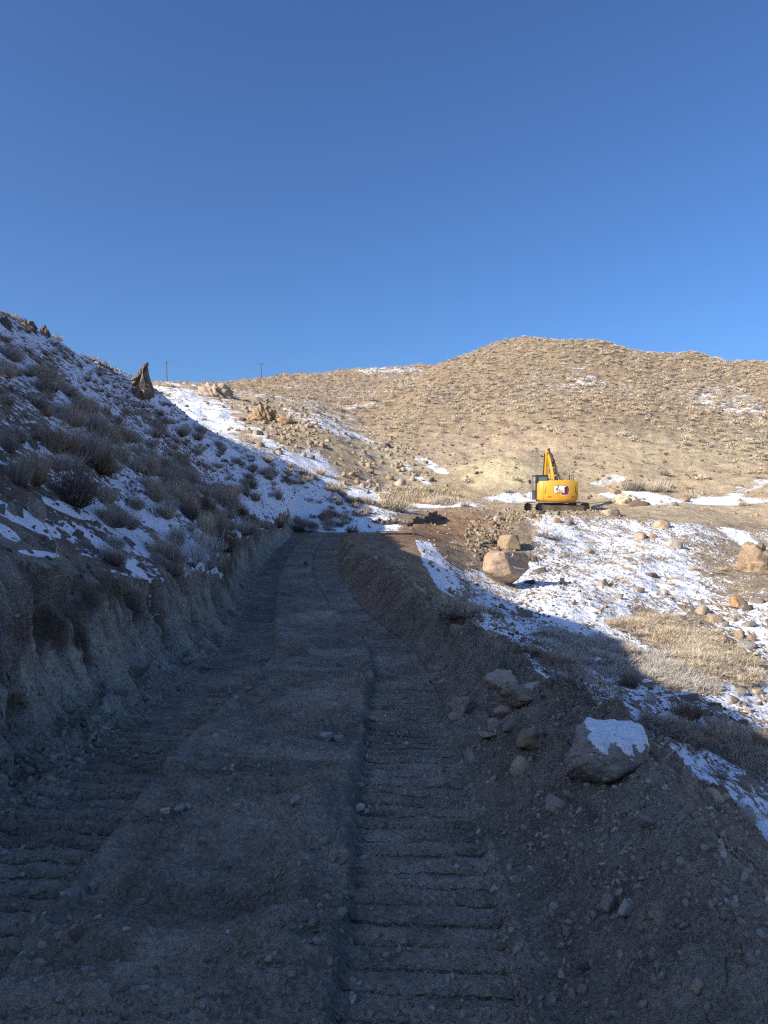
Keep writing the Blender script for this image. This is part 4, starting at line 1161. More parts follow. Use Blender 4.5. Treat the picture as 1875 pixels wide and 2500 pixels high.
x, y, z = field(18000, None, 0, 145, 370, lambda a, b, c: np.where((c == 7), hill_d(a, b, c), 0)); collect(x, y, z, .8, 1.7, [('sage','pale'),('sage','tan'),('sage','tan'),('sage','brown')])
x, y, z = field(1500, 1, 22, 8, 48, rav_d); collect(x, y, z, .25, .7, [('mat','grey'),('sage','grey'),('mat','brown'),('fan','grey')])
cand = [c for c in cand if all((c[0]-p[0])**2+(c[1]-p[1])**2 > (.35*(p[2]+c[2]))**2 for p in shrub_spots)]
CX = np.array([c[0] for c in cand]); CY = np.array([c[1] for c in cand]); CS = np.array([c[2] for c in cand])
CZ = gz(CX, CY); vis = seen(CX, CY, CZ+CS*.6)
CUu, CVv = CU+F*CX/CY, CV-F*(CZ-EYE)/CY
print('shrub candidates', len(cand), 'visible', vis.sum())
inpic = vis & (CUu > -10) & (CUu < CU*2+10)
order = np.argsort(-(CS/CY)*inpic)
n_ind = 300-len(BUSH)
ind = [i for i in order[:n_ind]]; rest = [i for i in range(len(cand)) if i not in set(ind) and vis[i]]
KD = {('fan','brown'): 'brown wispy', ('fan','grey'): 'grey wispy', ('sage','grey'): 'rounded grey', ('sage','dark'): 'dark rounded', ('fan','tan'): 'tan wispy', ('sage','tan'): 'rounded tan',
      ('fan','pale'): 'pale wispy', ('sage','pale'): 'rounded pale', ('mat','grey'): 'low tangled grey', ('mat','brown'): 'low tangled brown', ('sage','brown'): 'rounded brown'}
GRP = {3: 'shrubs on the shaded hillside', 4: 'brush on the snowy ravine slope', 5: 'shrubs on the sunlit hill', 6: 'shrubs on the sunlit valley side', 7: 'shrubs on the far ridge'}
labs = label_by_land([(CUu[i], CVv[i]-F*CS[i]*.4/CY[i], KD[cand[i][3]]) for i in ind], 'shrub')
for k, i in enumerate(ind):
    x, y, s, (form, mk), z = cand[i]
    px = s*F/y; me = shrub_mesh(form, mk, lod_for(px), i % 3)
    o = add('shrub', me, label=labs[k], category='shrub', group=GRP[z])
    o.location = (x, y, CZ[i]-.04); o.rotation_euler = (R2.uniform(-.1,.1), R2.uniform(0,.2)*(z == 3), R2.uniform(0, 6.28)); hgt = s*(R2.uniform(.42, .62) if form != 'mat' else .55)
    if z == 3 and x < -8.5: hgt *= .62; s *= .75
    wd = s/1.85; o.scale = (wd, wd*R2.uniform(.8, 1.15), hgt*(1.15 if z == 3 else .95))

def scatter_stuff(name, meshes, locs, rots, scls, pick, **props):
    """one object that repeats small meshes over many points"""
    me = bpy.data.meshes.new(name); me.vertices.add(len(locs)); me.vertices.foreach_set('co', np.asarray(locs, np.float32).ravel())
    for nm, a in (('rot', rots), ('scl', scls)):
        at = me.attributes.new(nm, 'FLOAT_VECTOR', 'POINT'); at.data.foreach_set('vector', np.asarray(a, np.float32).ravel())
    at = me.attributes.new('pick', 'INT', 'POINT'); at.data.foreach_set('value', np.asarray(pick, np.int32))
    ng = bpy.data.node_groups.new(name, 'GeometryNodeTree')
    ng.interface.new_socket('Geometry', in_out='INPUT', socket_type='NodeSocketGeometry'); ng.interface.new_socket('Geometry', in_out='OUTPUT', socket_type='NodeSocketGeometry')
    nn, ll = ng.nodes, ng.links
    gi = nn.new('NodeGroupInput'); go = nn.new('NodeGroupOutput'); iop = nn.new('GeometryNodeInstanceOnPoints'); jo = nn.new('GeometryNodeJoinGeometry')
    for src in meshes:
        oi = nn.new('GeometryNodeObjectInfo'); oi.transform_space = 'ORIGINAL'; oi.inputs['Object'].default_value = src; oi.inputs['As Instance'].default_value = True
        ll.new(oi.outputs['Geometry'], jo.inputs[0])
    def na(n_, t_):
        q = nn.new('GeometryNodeInputNamedAttribute'); q.data_type = t_; q.inputs['Name'].default_value = n_; return q.outputs['Attribute']
    e2r = nn.new('FunctionNodeEulerToRotation'); ll.new(na('rot', 'FLOAT_VECTOR'), e2r.inputs[0])
    ll.new(gi.outputs[0], iop.inputs['Points']); ll.new(jo.outputs[0], iop.inputs['Instance']); iop.inputs['Pick Instance'].default_value = True
    ll.new(na('pick', 'INT'), iop.inputs['Instance Index']); ll.new(e2r.outputs[0], iop.inputs['Rotation']); ll.new(na('scl', 'FLOAT_VECTOR'), iop.inputs['Scale'])
    ll.new(iop.outputs[0], go.inputs[0])
    o = add(name, me, kind='stuff', **props)
    md = o.modifiers.new('scatter', 'NODES'); md.node_group = ng
    return o
# one small member of each sort stands in the picture and lends its shape to the rest
def lender(meshk, xyz, scl, label, group, name='shrub', cat='shrub'):
    o = add(name, meshk, label=label, category=cat, group=group); o.location = xyz; o.scale = scl; return o
def scatter_shrubs(name, zones, kinds, ids, label, far_lod, grp):
    use = [i for i in ids if cand[i][4] in zones]
    if not use: return
    src = []
    for q, kd in enumerate(kinds):
        for vv in range(2):
            i = use.pop(0) if vv == 0 or len(use) > 50 else use[0]
            x, y, s, _, z = cand[i]; l2 = far_lod
            src.append(lender(shrub_mesh(kd[0], kd[1], l2, vv), (x, y, CZ[i]-.04), (s/1.85, s/1.85, s*.5), f"{KD[kd]} shrub of the {label}, {'wider' if vv else 'narrower'} one", grp))
    use = np.array(use); n_ = len(use)
    sc = CS[use]
    scatter_stuff(name, src, np.stack([CX[use], CY[use], CZ[use]-.04], 1), np.stack([0*sc, 0*sc, R2.uniform(0, 6.28, n_)], 1),
                  np.stack([sc/1.85, sc/1.85*R2.uniform(.8, 1.2, n_), sc*R2.uniform(.42, .66, n_)], 1), R2.randint(0, len(src), n_), label=label, category='shrubs')
    print(name, n_)
scatter_shrubs('hillside_brush', (3,), [('fan','brown'),('fan','grey'),('sage','grey'),('sage','dark')], rest, 'smaller shrubs filling the shaded hillside', 2, GRP[3])
scatter_shrubs('ravine_brush', (4,), [('mat','grey'),('mat','brown'),('sage','grey')], rest, 'low brush scattered over the snowy ravine slope', 2, GRP[4])
scatter_shrubs('valley_brush', (6,), [('fan','tan'),('sage','tan'),('sage','grey'),('fan','pale')], rest, 'small shrubs scattered over the sunlit valley side', 2, GRP[6])
scatter_shrubs('hill_brush', (5,), [('sage','pale'),('sage','tan'),('sage','grey')], rest, 'pale shrubs covering the rounded sunlit hill', 3, GRP[5])
scatter_shrubs('ridge_brush', (7,), [('sage','pale'),('sage','tan'),('sage','brown')], rest, 'tiny shrubs covering the far ridge', 3, GRP[7])

# ------------------------------------------------------------------ dry grass, rubble and gravel
def pts_in(n, u, v, ru, rv, rot=0):
    """ground spots inside an oval seen in the picture"""
    out = []
    c, s = math.cos(rot), math.sin(rot)
    tries = 0
    rr = np.sqrt(R2.rand(n*2)); aa = R2.rand(n*2)*6.283
    for q, a in zip(rr, aa):
        du, dv = q*math.cos(a)*ru, q*math.sin(a)*rv
        p = hit_grid(u+du*c-dv*s, v+du*s+dv*c)
        if p: out.append(p)
        if len(out) >= n: break
    return out
EXPY = np.exp(LY)
def hit_grid(u, v):
    t = (u-CU)/F; j = int(round(float(np.interp(t, TT, np.arange(len(TT)))))); e = -(v-CV)/F
    k = np.searchsorted(RUN[:, j], e)
    if k <= 30 or k >= len(EXPY): return None
    return (t*EXPY[k], EXPY[k], ZZ[k, j])
def grass(name, spots, mk, s0, s1, label, lod=1, grp=None, hgt=(.5,.9)):
    P_ = np.array(spots); n_ = len(P_)
    src = [lender(shrub_mesh('mat', mk, lod, q), tuple(P_[q]), (.35*s1, .35*s1, .5*s1), f"{'tallest' if q == 0 else 'low' if q == 1 else 'thin'} tuft of the {label}", label, 'grass_tuft', 'grass tuft') for q in range(3)]
    sc = R2.uniform(s0, s1, n_)
    scatter_stuff(name, src, P_-[0,0,.02], np.stack([R2.uniform(-.2,.2,n_), R2.uniform(-.2,.2,n_), R2.uniform(0,6.28,n_)], 1), np.stack([sc, sc, sc*R2.uniform(*hgt, n_)], 1), R2.randint(0, 3, n_), label=label, category='dry grass')
SM['straw2'] = shrub_mat('bleached_grass', C(.72,.60,.42), C(.58,.46,.31), C(.28,.21,.14))
SM['shade'] = shrub_mat('grey_dead_grass', C(.66,.60,.52), C(.52,.45,.37), C(.30,.24,.18))
sp = pts_in(60, 1400, 1240, 230, 90, .3)+pts_in(190, 1480, 1385, 130, 34, .35)+pts_in(190, 1545, 1430, 95, 34, .45)+pts_in(70, 1400, 1360, 90, 18, .2)
grass('dry_grass', sp, 'straw2', .22, .55, 'mat of pale dry grass half in sun on the snowy slope', hgt=(.35,.75))
sp = pts_in(240, 1330, 1425, 150, 36, .25)+pts_in(110, 1440, 1465, 100, 18, .2)+pts_in(70, 1215, 1390, 70, 20, .3)
grass('dead_grass', sp, 'shade', .25, .5, 'thin grey dead grass in the shadow beside the snow')
sp = pts_in(260, 905, 1072, 85, 17, .03)+pts_in(60, 850, 1092, 40, 8, .1)
grass('straw_grass', sp, 'straw', .5, .9, 'straw coloured grass patch at the end of the road', 2)
sp = pts_in(90, 955, 1082, 24, 11)
grass('rusty_grass', sp, 'tan', .4, .8, 'rusty grass mound right of the straw patch', 2)
sp = pts_in(150, 1610, 1625, 90, 30, .6)+pts_in(100, 1490, 1590, 110, 14, .3)+pts_in(26, 1240, 1450, 60, 16, .6)+pts_in(30, 1180, 1420, 60, 12, .6)
grass('brown_grass', sp, 'brown', .2, .42, 'brown grass growing along the outer foot of the berm')
sp = pts_in(50, 985, 1315, 50, 16, .5)+pts_in(30, 880, 1240, 50, 14, .5)
grass('berm_grass', sp, 'tan', .12, .3, 'sparse dry grass buried in the crest of the berm')

def stones(name, spots, kind, s0, s1, label, subs=2, flat=.65, power=2.5):
    P_ = np.array(spots); n_ = len(P_)
    src = []
    for q in range(4):
        me = rock_mesh('stone', 900+q*5+len(label), subs, RM[kind+('_s' if s1 < .15 or 'berm' in label else '')], sharp=10, sq=SQ[q])
        src.append(lender(me, tuple(P_[q]), (s1*.4,)*3, f"{('roundest','flattest','sharpest','longest')[q]} stone of the {label}", label, 'stone', 'stone'))
    sc = s0+(s1-s0)*R2.rand(n_)**power
    scatter_stuff(name, src, P_, R2.uniform(0, 6.28, (n_, 3))*np.array([.2,.2,1]), np.stack([sc*.5, sc*.5*R2.uniform(.7,1,n_), sc*.5*flat], 1), R2.randint(0, 4, n_), label=label, category='stones')
def on_ground(n, y0, y1, z_ok, dens=None, near=True):
    y = np.exp(R2.uniform(math.log(y0), math.log(y1), n)) if near else R2.uniform(y0, y1, n)
    x = R2.uniform(-.55, .55, n)*y; z = zone_of(x, y); k = np.isin(z, z_ok)
    if dens is not None: k &= R2.rand(n) < dens(x, y, z)
    x, y = x[k], y[k]; zz = gz(x, y); vs = seen(x, y, zz+.05)
    return [tuple(q) for q in np.stack([x, y, zz], 1)[vs]]
clump = lambda f, a, b, seed: (lambda x, y, z: sstep(a, b, fbm(x/f, y/f, 3, seed)))
stones('road_gravel', on_ground(34000, 1.9, 16, (0,), clump(.45, -.35, .45, 301)), 'dirt', .010, .05, 'gravel and crumbs of soil strewn over the dirt road', 1, power=3)
stones('road_pebbles', on_ground(6500, 1.9, 20, (0, 2), clump(.8, -.3, .5, 303)), 'grey', .012, .06, 'small pale pebbles strewn over road and berm', 2, power=3)
stones('berm_gravel', on_ground(26000, 2, 20, (2,), clump(.6, -.6, .3, 305)), 'dirt', .010, .07, 'gravel and clods covering the berm', 1, power=3.5)
stones('berm_clods', on_ground(5200, 3.2, 34, (2,), lambda x, y, z: np.clip(1.2-np.abs(x-cre_x(y))/.9, 0, 1)*sstep(-.3, .4, fbm(x/.8, y/1.1, 3, 311))*np.clip(y/9, .12, 1)), 'dirt', .05, .28, 'clods of caked soil heaped along the crest of the berm', 2, .75, 2.6)
stones('centre_clods', on_ground(2600, 2.2, 22, (0,), lambda x, y, z: np.exp(-((np.abs(x-cen_x(y))-.66)/.13)**2)*sstep(-.3,.3,fbm(x/.5,y/.6,3,313))), 'dirt', .02, .10, 'crumbled clods along the edges of the track marks', 2, .7, 2.2)
toe_sp = []
yy_ = np.exp(R2.uniform(math.log(3.5), math.log(26), 5200)); xx_ = toe_x(yy_)+R2.normal(size=5200)*.11-.10
k_ = (np.abs(xx_/yy_) < .55); xx_, yy_ = xx_[k_], yy_[k_]; toe_sp = [tuple(q) for q in np.stack([xx_, yy_, gz(xx_, yy_)], 1)]
stones('talus', toe_sp, 'dirt', .015, .10, 'loose talus along the foot of the cut bank', 1, power=3)
stones('bank_stones', on_ground(3500, 3.5, 20, (1,)), 'dirt', .015, .08, 'stones stuck in the face of the cut bank', 1, power=3)
stones('slope_stones', on_ground(9000, 13, 50, (4,), lambda x, y, z: .25+.75*sstep(-.1,.4,fbm(x/2.5,y/2.5,3,307))), 'tan', .05, .34, 'brown stones poking through the snowy slope', 1, power=3.2)
stones('slope_dark_stones', on_ground(5200, 13, 50, (4,)), 'dark', .04, .22, 'small dark stones poking through the snowy slope', 1, power=3)
stones('hillside_stones', on_ground(3200, 6, 46, (3,)), 'grey', .04, .26, 'grey stones between the shrubs of the shaded hillside', 1, power=3)
def rub(x, y, z):
    u, v = pix(x, y)
    a = np.exp(-(((u-845)/75)**2+((v-1000)/45)**2)); b = np.exp(-(((u-640)/75)**2+((v-945)/38)**2)); c = np.exp(-(((u-900)/60)**2+((v-965)/18)**2)); d = np.exp(-(((u-590)/80)**2+((v-905)/30)**2))
    return np.clip(a+b+c+.7*d+.10, 0, 1)
stones('rubble', on_ground(9000, 54, 120, (6,), rub, False), 'tan', .25, 1.1, 'tan rubble strips running down the sunlit valley side', 1, .8, 3)
stones('hill_stones', on_ground(7000, 66, 190, (5,), None, False), 'dark', .15, .75, 'dark stones scattered over the sunlit hill', 1, .7, 3.5)
def tr(x, y, z): return np.exp(-((np.hypot(x-12.4, (y-51)*1.0)-1.0)/3.0)**2)
sp = [p for p in on_ground(9000, 46, 53.0, (4, 6), lambda x, y, z: np.exp(-((x-11)/4.2)**2-((y-50)/2.0)**2), False)]
stones('track_rubble', sp, 'tan', .08, .36, 'heap of rubble in front of the excavator tracks', 1, .8, 2.5)
sp = pts_in(420, 1060, 1170, 60, 50, .6)+pts_in(200, 1110, 1120, 60, 14)
stones('clay_clods', sp, 'tan', .08, .45, 'clods and stones on the sunlit clay slope', 1, .8, 2.5)
sp = pts_in(150, 1100, 1205, 70, 8, .1)+pts_in(120, 1060, 1200, 26, 50)
stones('lava_stones', sp, 'dark', .12, .5, 'dark stones packed around the two big boulders', 1, .8, 2)
# dark freshly dug bank where the road turns to the pad
def soil_bank(u0, v0, u1, v1, hpx, label, n_=60, dep=1.0):
    vs, fs = [], []
    pa, pb = hit_grid(u0, v0), hit_grid(u1, v1)
    for i in range(n_+1):
        t_ = i/n_; x = pa[0]*(1-t_)+pb[0]*t_; y = pa[1]*(1-t_)+pb[1]*t_
        hh = hpx*y/F*(math.sin(math.pi*min(1, max(0, t_)))**.5)*(1+.35*float(fbm(np.array(t_*9.), np.array(1.), 3, 5)))+.02
        for k in range(9):
            q = k/8; jx = .16*float(vnoise(i*.7, k*.9, 3)); jz = .14*float(vnoise(i*.8, k*1.1, 4))
            yy2 = y+dep*(q**1.6)+jx; zz2 = float(gz(np.array([x]), np.array([max(yy2, 2)]))[0])
            vs.append((x+jx, yy2, max(pa[2]*(1-t_)+pb[2]*t_, zz2-.3)-.1+hh*(min(1, q*1.8) if q < .6 else 1-(q-.6)*2.4)+jz*(q > 0)*(q < 1)))
    for i in range(n_):
        for k in range(8): a_ = i*9+k; fs.append((a_, a_+9, a_+10, a_+1))
    me = bpy.data.meshes.new('soil_bank'); me.from_pydata(vs, [], fs); me.materials.append(RM['dark'])
    return add('soil_bank', me, label=label, category='soil bank')
soil_bank(876, 1140, 966, 1121, 21, 'dark freshly dug soil bank where the road turns to the excavator')
soil_bank(800, 1128, 880, 1132, 9, 'low dark heap of dug soil on the snow left of the dug bank')

# ------------------------------------------------------------------ metal and paint
def paint(name, c, rough_=.4, metal=0, dirt=.0, coat=0):
    m, nt, b = new_mat(name); g = N(nt)
    p = g.n('ShaderNodeTexCoord').outputs['Object']
    a = g.noise(p, 2.5, 5, .65); k = g.noise(p, 14, 4, .7)
    f = g.math('MULTIPLY', g.map(g.math('ADD', a, g.math('MULTIPLY', k, .5)), .62, .95), dirt)
    g.l(g.mix(f, C(*c), C(.33,.26,.18)), b.inputs['Base Color'])
    b.inputs['Roughness'].default_value = rough_; b.inputs['Metallic'].default_value = metal
    b.inputs['Specular IOR Level'].default_value = .5; b.inputs['Coat Weight'].default_value = coat
    g.l(g.map(k, .3, .7, rough_*.9, rough_*1.3), b.inputs['Roughness'])
    return m
YEL = paint('yellow_paint', (.72,.37,.018), .35, dirt=.25, coat=.2); BLK = paint('black_paint', (.022,.022,.024), .4, dirt=.15)
STEEL = paint('track_steel', (.16,.13,.10), .6, .5, dirt=.9); RUBBER = paint('black_hose', (.018,.018,.018), .6, dirt=.1)
CHROME = paint('chrome_rod', (.75,.75,.78), .15, 1.0); WHITE = paint('white_decal', (.85,.85,.85), .4); RED = paint('red_reflector', (.45,.02,.015), .3)
DRED = paint('dark_red_decal', (.32,.03,.03), .4); GLASS = paint('cab_glass', (.10,.16,.19), .06, coat=.5); WOODM = paint('weathered_pole', (.10,.08,.065), .9, dirt=.3)
MUD = paint('muddy_track_pad', (.30,.235,.165), .9, dirt=.7)
class MB:
    def __init__(s): s.v = []; s.f = []
    def box(s, x0, x1, y0, y1, z0, z1, ch=0):
        s.prism([(x0+ch, z0), (x1-ch, z0), (x1, z0+ch), (x1, z1-ch), (x1-ch, z1), (x0+ch, z1), (x0, z1-ch), (x0, z0+ch)] if ch else [(x0,z0),(x1,z0),(x1,z1),(x0,z1)], y0, y1, 'y'); return s
    def prism(s, poly, a, b, ax):
        o = len(s.v); n_ = len(poly)
        for t_ in (a, b):
            for p, q in poly: s.v.append({'y': (p, t_, q), 'x': (t_, p, q), 'z': (p, q, t_)}[ax])
        s.f.append(tuple(range(o, o+n_))); s.f.append(tuple(range(o+2*n_-1, o+n_-1, -1)))
        for i in range(n_): j = (i+1) % n_; s.f.append((o+i, o+n_+i, o+n_+j, o+j))
        return s
    def tube(s, p0, p1, r0, r1=None, n_=12):
        r1 = r0 if r1 is None else r1
        p0, p1 = Vector(p0), Vector(p1); d = (p1-p0).normalized(); u = d.orthogonal().normalized(); w = d.cross(u); o = len(s.v)
        for p, r in ((p0, r0), (p1, r1)):
            for i in range(n_): a = 2*math.pi*i/n_; s.v.append(tuple(p+u*math.cos(a)*r+w*math.sin(a)*r))
        s.f.append(tuple(range(o+n_-1, o-1, -1))); s.f.append(tuple(range(o+n_, o+2*n_)))
        for i in range(n_): j = (i+1) % n_; s.f.append((o+i, o+j, o+n_+j, o+n_+i))
        return s
    def path(s, pts, r, n_=8):
        for a, b in zip(pts[:-1], pts[1:]): s.tube(a, b, r, r, n_)
        return s
    def build(s, name, mat, parent, bevel=0, label=None, smooth=False):
        import bmesh
        me = bpy.data.meshes.new(name); me.from_pydata(s.v, [], s.f)
        bm = bmesh.new(); bm.from_mesh(me); bmesh.ops.recalc_face_normals(bm, faces=bm.faces); bm.to_mesh(me); bm.free()
        me.materials.append(mat); o = add(name, me, parent)
        if smooth:
            me.polygons.foreach_set('use_smooth', np.ones(len(me.polygons), bool)); me.set_sharp_from_angle(angle=math.radians(35))
        if bevel:
            bv = o.modifiers.new('bevel', 'BEVEL'); bv.width = bevel; bv.segments = 2; bv.limit_method = 'ANGLE'
        if label: o['label'] = label
        return o
# ------------------------------------------------------------------ excavator
ex = bpy.data.objects.new('excavator', None); col.objects.link(ex)
ex['label'] = 'yellow tracked excavator parked on the rubble pad, seen from behind with raised boom'; ex['category'] = 'excavator'
EXY = 54.0; ex.location = ((1200-CU)/F*EXY, EXY, .38); ex.scale = (.93, .93, .95)
upper = math.radians(-2); und = math.radians(10)
def turn(o, a): o.rotation_euler = (0, 0, a)
# undercarriage: two crawler tracks turned away from the house
cs, sn = math.cos(und), math.sin(und)
for side in (-1, 1):
    tr_ = MB(); L2, Hh, yc = 2.25, .40, side*1.18
    prof = []
    for i in range(13): a = math.pi/2+math.pi*i/12; prof.append((-L2+Hh+Hh*math.cos(a), .42+Hh*math.sin(a)))
    for i in range(13): a = -math.pi/2+math.pi*i/12; prof.append((L2-Hh+Hh*math.cos(a), .42+Hh*math.sin(a)))
    per = []
    P_ = prof+[prof[0]]
    seg = [math.hypot(P_[i+1][0]-P_[i][0], P_[i+1][1]-P_[i][1]) for i in range(len(P_)-1)]; tot = sum(seg)
    npad = 48
    belt = MB()
    inner = [(x*.955, .42+(z-.42)*.86) for x, z in prof]
    n_ = len(prof)
    for w0, w1 in ((yc-.13, yc+.13),):
        o_ = len(belt.v)
        for y_ in (w0, w1):
            for ring_ in (prof, inner):
                for x, z in ring_: belt.v.append((x, y_, z))
        for i in range(n_):
            j = (i+1) % n_
            belt.f += [(o_+i, o_+j, o_+n_+j, o_+n_+i), (o_+2*n_+j, o_+2*n_+i, o_+3*n_+i, o_+3*n_+j), (o_+i, o_+2*n_+i, o_+2*n_+j, o_+j), (o_+n_+j, o_+3*n_+j, o_+3*n_+i, o_+n_+i)]
    tro = belt.build('track', STEEL, ex); turn(tro, und)
    frm = MB().box(-L2+.55, L2-.55, yc-.20, yc+.20, .22, .62, .04); turn_o = frm.build('track_frame', STEEL, tro)
    pad_me = None
    for k in range(npad):
        s_ = tot*(k+.5)/npad; i = 0
        while s_ > seg[i]: s_ -= seg[i]; i += 1
        (x0, z0), (x1, z1) = P_[i], P_[i+1]; t_ = s_/seg[i]; cx_, cz_ = x0+(x1-x0)*t_, z0+(z1-z0)*t_; ang_ = math.atan2(z1-z0, x1-x0)
        if pad_me is None:
            pm = MB().box(-.085, .085, -.30, .30, -.025, .012).box(-.05, -.03, -.30, .30, -.055, -.02).box(.03, .05, -.30, .30, -.055, -.02)
            po = pm.build('track_pad', MUD, tro); pad_me = po.data
        else: po = add('track_pad', pad_me, tro)
        po.location = (cx_, yc, cz_); po.rotation_euler = (0, -ang_+0, 0)
    for x_, r_ in ((-L2+Hh, .33), (L2-Hh, .33)):
        wheel = MB().tube((x_, yc-.16, .42), (x_, yc+.16, .42), r_, n_=24).tube((x_, yc-.23, .42), (x_, yc+.23, .42), .13, n_=16)
        wheel.build('sprocket' if x_ < 0 else 'idler', BLK, tro)
    rl = MB()
    for q in range(7): rl.tube((-1.35+q*.45, yc-.24, .17), (-1.35+q*.45, yc+.24, .17), .085, n_=14)
    rl.build('track_rollers', STEEL, tro)
cf = MB().box(-.9, .9, -1.0, 1.0, .42, .72, .05).tube((0,0,.70), (0,0,.95), .62, n_=32); o = cf.build('car_body', BLK, ex, .01); turn(o, und)
# house (local frame: +y is forward, built then turned as a whole)
house = bpy.data.objects.new('house', None); col.objects.link(house); house.parent = ex; turn(house, upper)
Z0, Z1 = .93, 2.43; HW = 1.46
def rear_y(x): return -1.66+.34*(abs(x)/HW)**2.2
def ring(inset=0.0):
    p = []
    for i in range(25):
        x = -HW+2*HW*i/24; p.append((x*(1-inset/HW), rear_y(x)+inset))
    p += [(HW-inset, -.62), (-HW+inset, -.62)]
    return p
cw = MB(); levels = [(Z0-.05, .20), (Z0-.02, .13), (Z0+.07, .045), (Z0+.17, .0), (Z1-.07, .0), (Z1-.02, .02), (Z1, .07)]
nring = len(ring())
for z_, ins in levels:
    for x, y in ring(ins): 
        zz_ = z_-(.045*(1-(x/HW)**2) if z_ < 1.05 else -.03*(1-(x/HW)**2) if z_ > 2.3 else 0)
        cw.v.append((x, y, zz_))
for a_ in range(len(levels)-1):
    for i in range(nring): j = (i+1) % nring; cw.f.append((a_*nring+i, a_*nring+j, (a_+1)*nring+j, (a_+1)*nring+i))
cw.f.append(tuple(range(nring-1, -1, -1))); cw.f.append(tuple(range((len(levels)-1)*nring, len(levels)*nring)))
cwo = cw.build('counterweight', YEL, house, smooth=True)
def decal(name, poly, mat, off, parent=None, thick=.006):
    """flat shape laid on the curved rear face; poly in (x, z)"""
    xs = [p[0] for p in poly]; m_ = MB()
    import bmesh
    bm = bmesh.new(); vs_ = [bm.verts.new((x, 0, z)) for x, z in poly]; f_ = bm.faces.new(vs_)
    bmesh.ops.triangulate(bm, faces=[f_]); bmesh.ops.subdivide_edges(bm, edges=bm.edges[:], cuts=2, use_grid_fill=True)
    for v_ in bm.verts: v_.co.y = rear_y(v_.co.x)-off
    me = bpy.data.meshes.new(name); bm.to_mesh(me); bm.free(); me.materials.append(mat)
    return add(name, me, parent or cwo)
def zz(px): return Z1-(px-845)*.0035*1.02
def xx(px): return (px-872)*.0036
def poly_px(pts): return [(xx(a), zz(b)) for a, b in pts]
# hexagon behind the letters, then letters with dark outline
decal('logo_hexagon', poly_px([(958,937),(1050,937),(1084,1020),(1046,1142),(905,1142),(876,1090),(1000,1090),(1030,1020)]), WHITE, .006)
decal('logo_hexagon', poly_px([(962,943),(1045,943),(1076,1020),(1040,1134),(912,1134),(892,1098),(1006,1098),(1040,1020),(1006,943)]), DRED, .010)
decal('logo_hexagon', poly_px([(985,950),(1010,950),(1036,1020),(1004,1088),(985,1088)]), BLK, .012)
decal('logo_outline', poly_px([(762,935),(1008,935),(1008,1098),(940,1098),(888,1092),(800,1098),(762,1098),(748,1070),(748,955)]), BLK, .013)
LET = {'C': [(768,943),(812,943),(824,955),(824,1000),(798,1000),(798,968),(784,968),(784,1068),(798,1068),(798,1035),(824,1035),(824,1060),(800,1092),(768,1092),(756,1078),(756,957)],
       'A': [(852,943),(898,943),(928,1092),(900,1092),(876,1012),(875,975),(873,975),(868,1010),(850,1040),(828,1092)],
       'T': [(900,943),(1000,943),(1000,970),(968,970),(968,1092),(940,1092),(940,970),(908,970)]}
for ch, pl in LET.items(): decal('logo_letter', poly_px(pl), WHITE, .017)
decal('logo_triangle', poly_px([(882,1018),(940,1092),(806,1092)]), YEL, .021)
for a_, b_ in ((606, 706), (1112, 1205)): decal('reflector', poly_px([(a_+22,1168),(b_,1168),(b_-16,1188),(a_,1188)]), RED, .008)
decal('label_plate', poly_px([(1252,1105),(1272,1105),(1272,1130),(1252,1130)]), BLK, .008)
for sgn, X_ in ((1, 590), (-1, 1208)):
    w_ = 5*sgn
    decal('panel_crease', poly_px([(X_-30*sgn,905),(X_,945),(X_,1090),(X_-30*sgn,1130),(X_-30*sgn-w_,1126),(X_-w_,1086),(X_-w_,948),(X_-30*sgn-w_,909)]), paint('crease_paint', (.30,.16,.01), .5), .004)
decal('panel_seam', poly_px([(536,860),(540,860),(540,1240),(536,1240)]), BLK, .004)
decal('panel_seam', poly_px([(560,1163),(1230,1163),(1230,1166),(560,1166)]), paint('seam_paint', (.34,.18,.01), .5), .004)
# side boxes, engine hood, cab
MB().box(.48, 1.43, -.60, 1.35, 1.0, 2.28, .03).build('side_box', YEL, house, .02, label='yellow engine side housing on the right')
MB().box(-1.43, -.46, -.60, .15, 1.0, 2.28, .03).build('side_box', YEL, house, .02, label='yellow side housing behind the cab')
MB().box(-.44, .46, -.60, .55, 1.0, 2.20, .02).build('engine_hood', YEL, house, .02)
MB().box(-.62, .95, -1.25, -.2, 2.42, 2.50, .02).build('hood_panel', YEL, house, .015)
MB().box(-.40, .46, .3, 1.3, 1.0, 1.9, .02).build('boom_mount', YEL, house, .02)
MB().box(-1.3, 1.3, -1.0, 1.3, .90, 1.02).build('deck', BLK, house)
cab = MB()
CX0, CX1, CY0, CY1, CZ0, CZ1 = -1.52, -.50, .20, 1.95, 1.0, 2.93
for x_ in (CX0, CX1-.09):
    for y_ in (CY0, CY1-.09): cab.box(x_, x_+.09, y_, y_+.09, CZ0, CZ1)
cab.box(CX0, CX1, CY0, CY1, CZ1-.14, CZ1, .03); cab.box(CX0, CX1, CY0+.002, CY0+.06, CZ0, 2.28); cab.box(CX0, CX0+.06, CY0, CY1, CZ0, 1.75); cab.box(CX1-.06, CX1-.002, CY0, CY1, CZ0, 1.75)
cab.box(CX0-.0, CX0+.22, CY0-.004, CY0+.05, 2.28, CZ1-.1); cab.box(CX1-.14, CX1, CY0-.004, CY0+.05, 2.28, CZ1-.1)
cabo = cab.build('cab', BLK, house, .015)
MB().box(CX0+.22, CX1-.14, CY0+.02, CY0+.035, 2.28, CZ1-.14).build('window', GLASS, cabo)
MB().box(CX0+.02, CX0+.035, CY0+.1, CY1-.1, 1.75, CZ1-.14).build('window', GLASS, cabo)
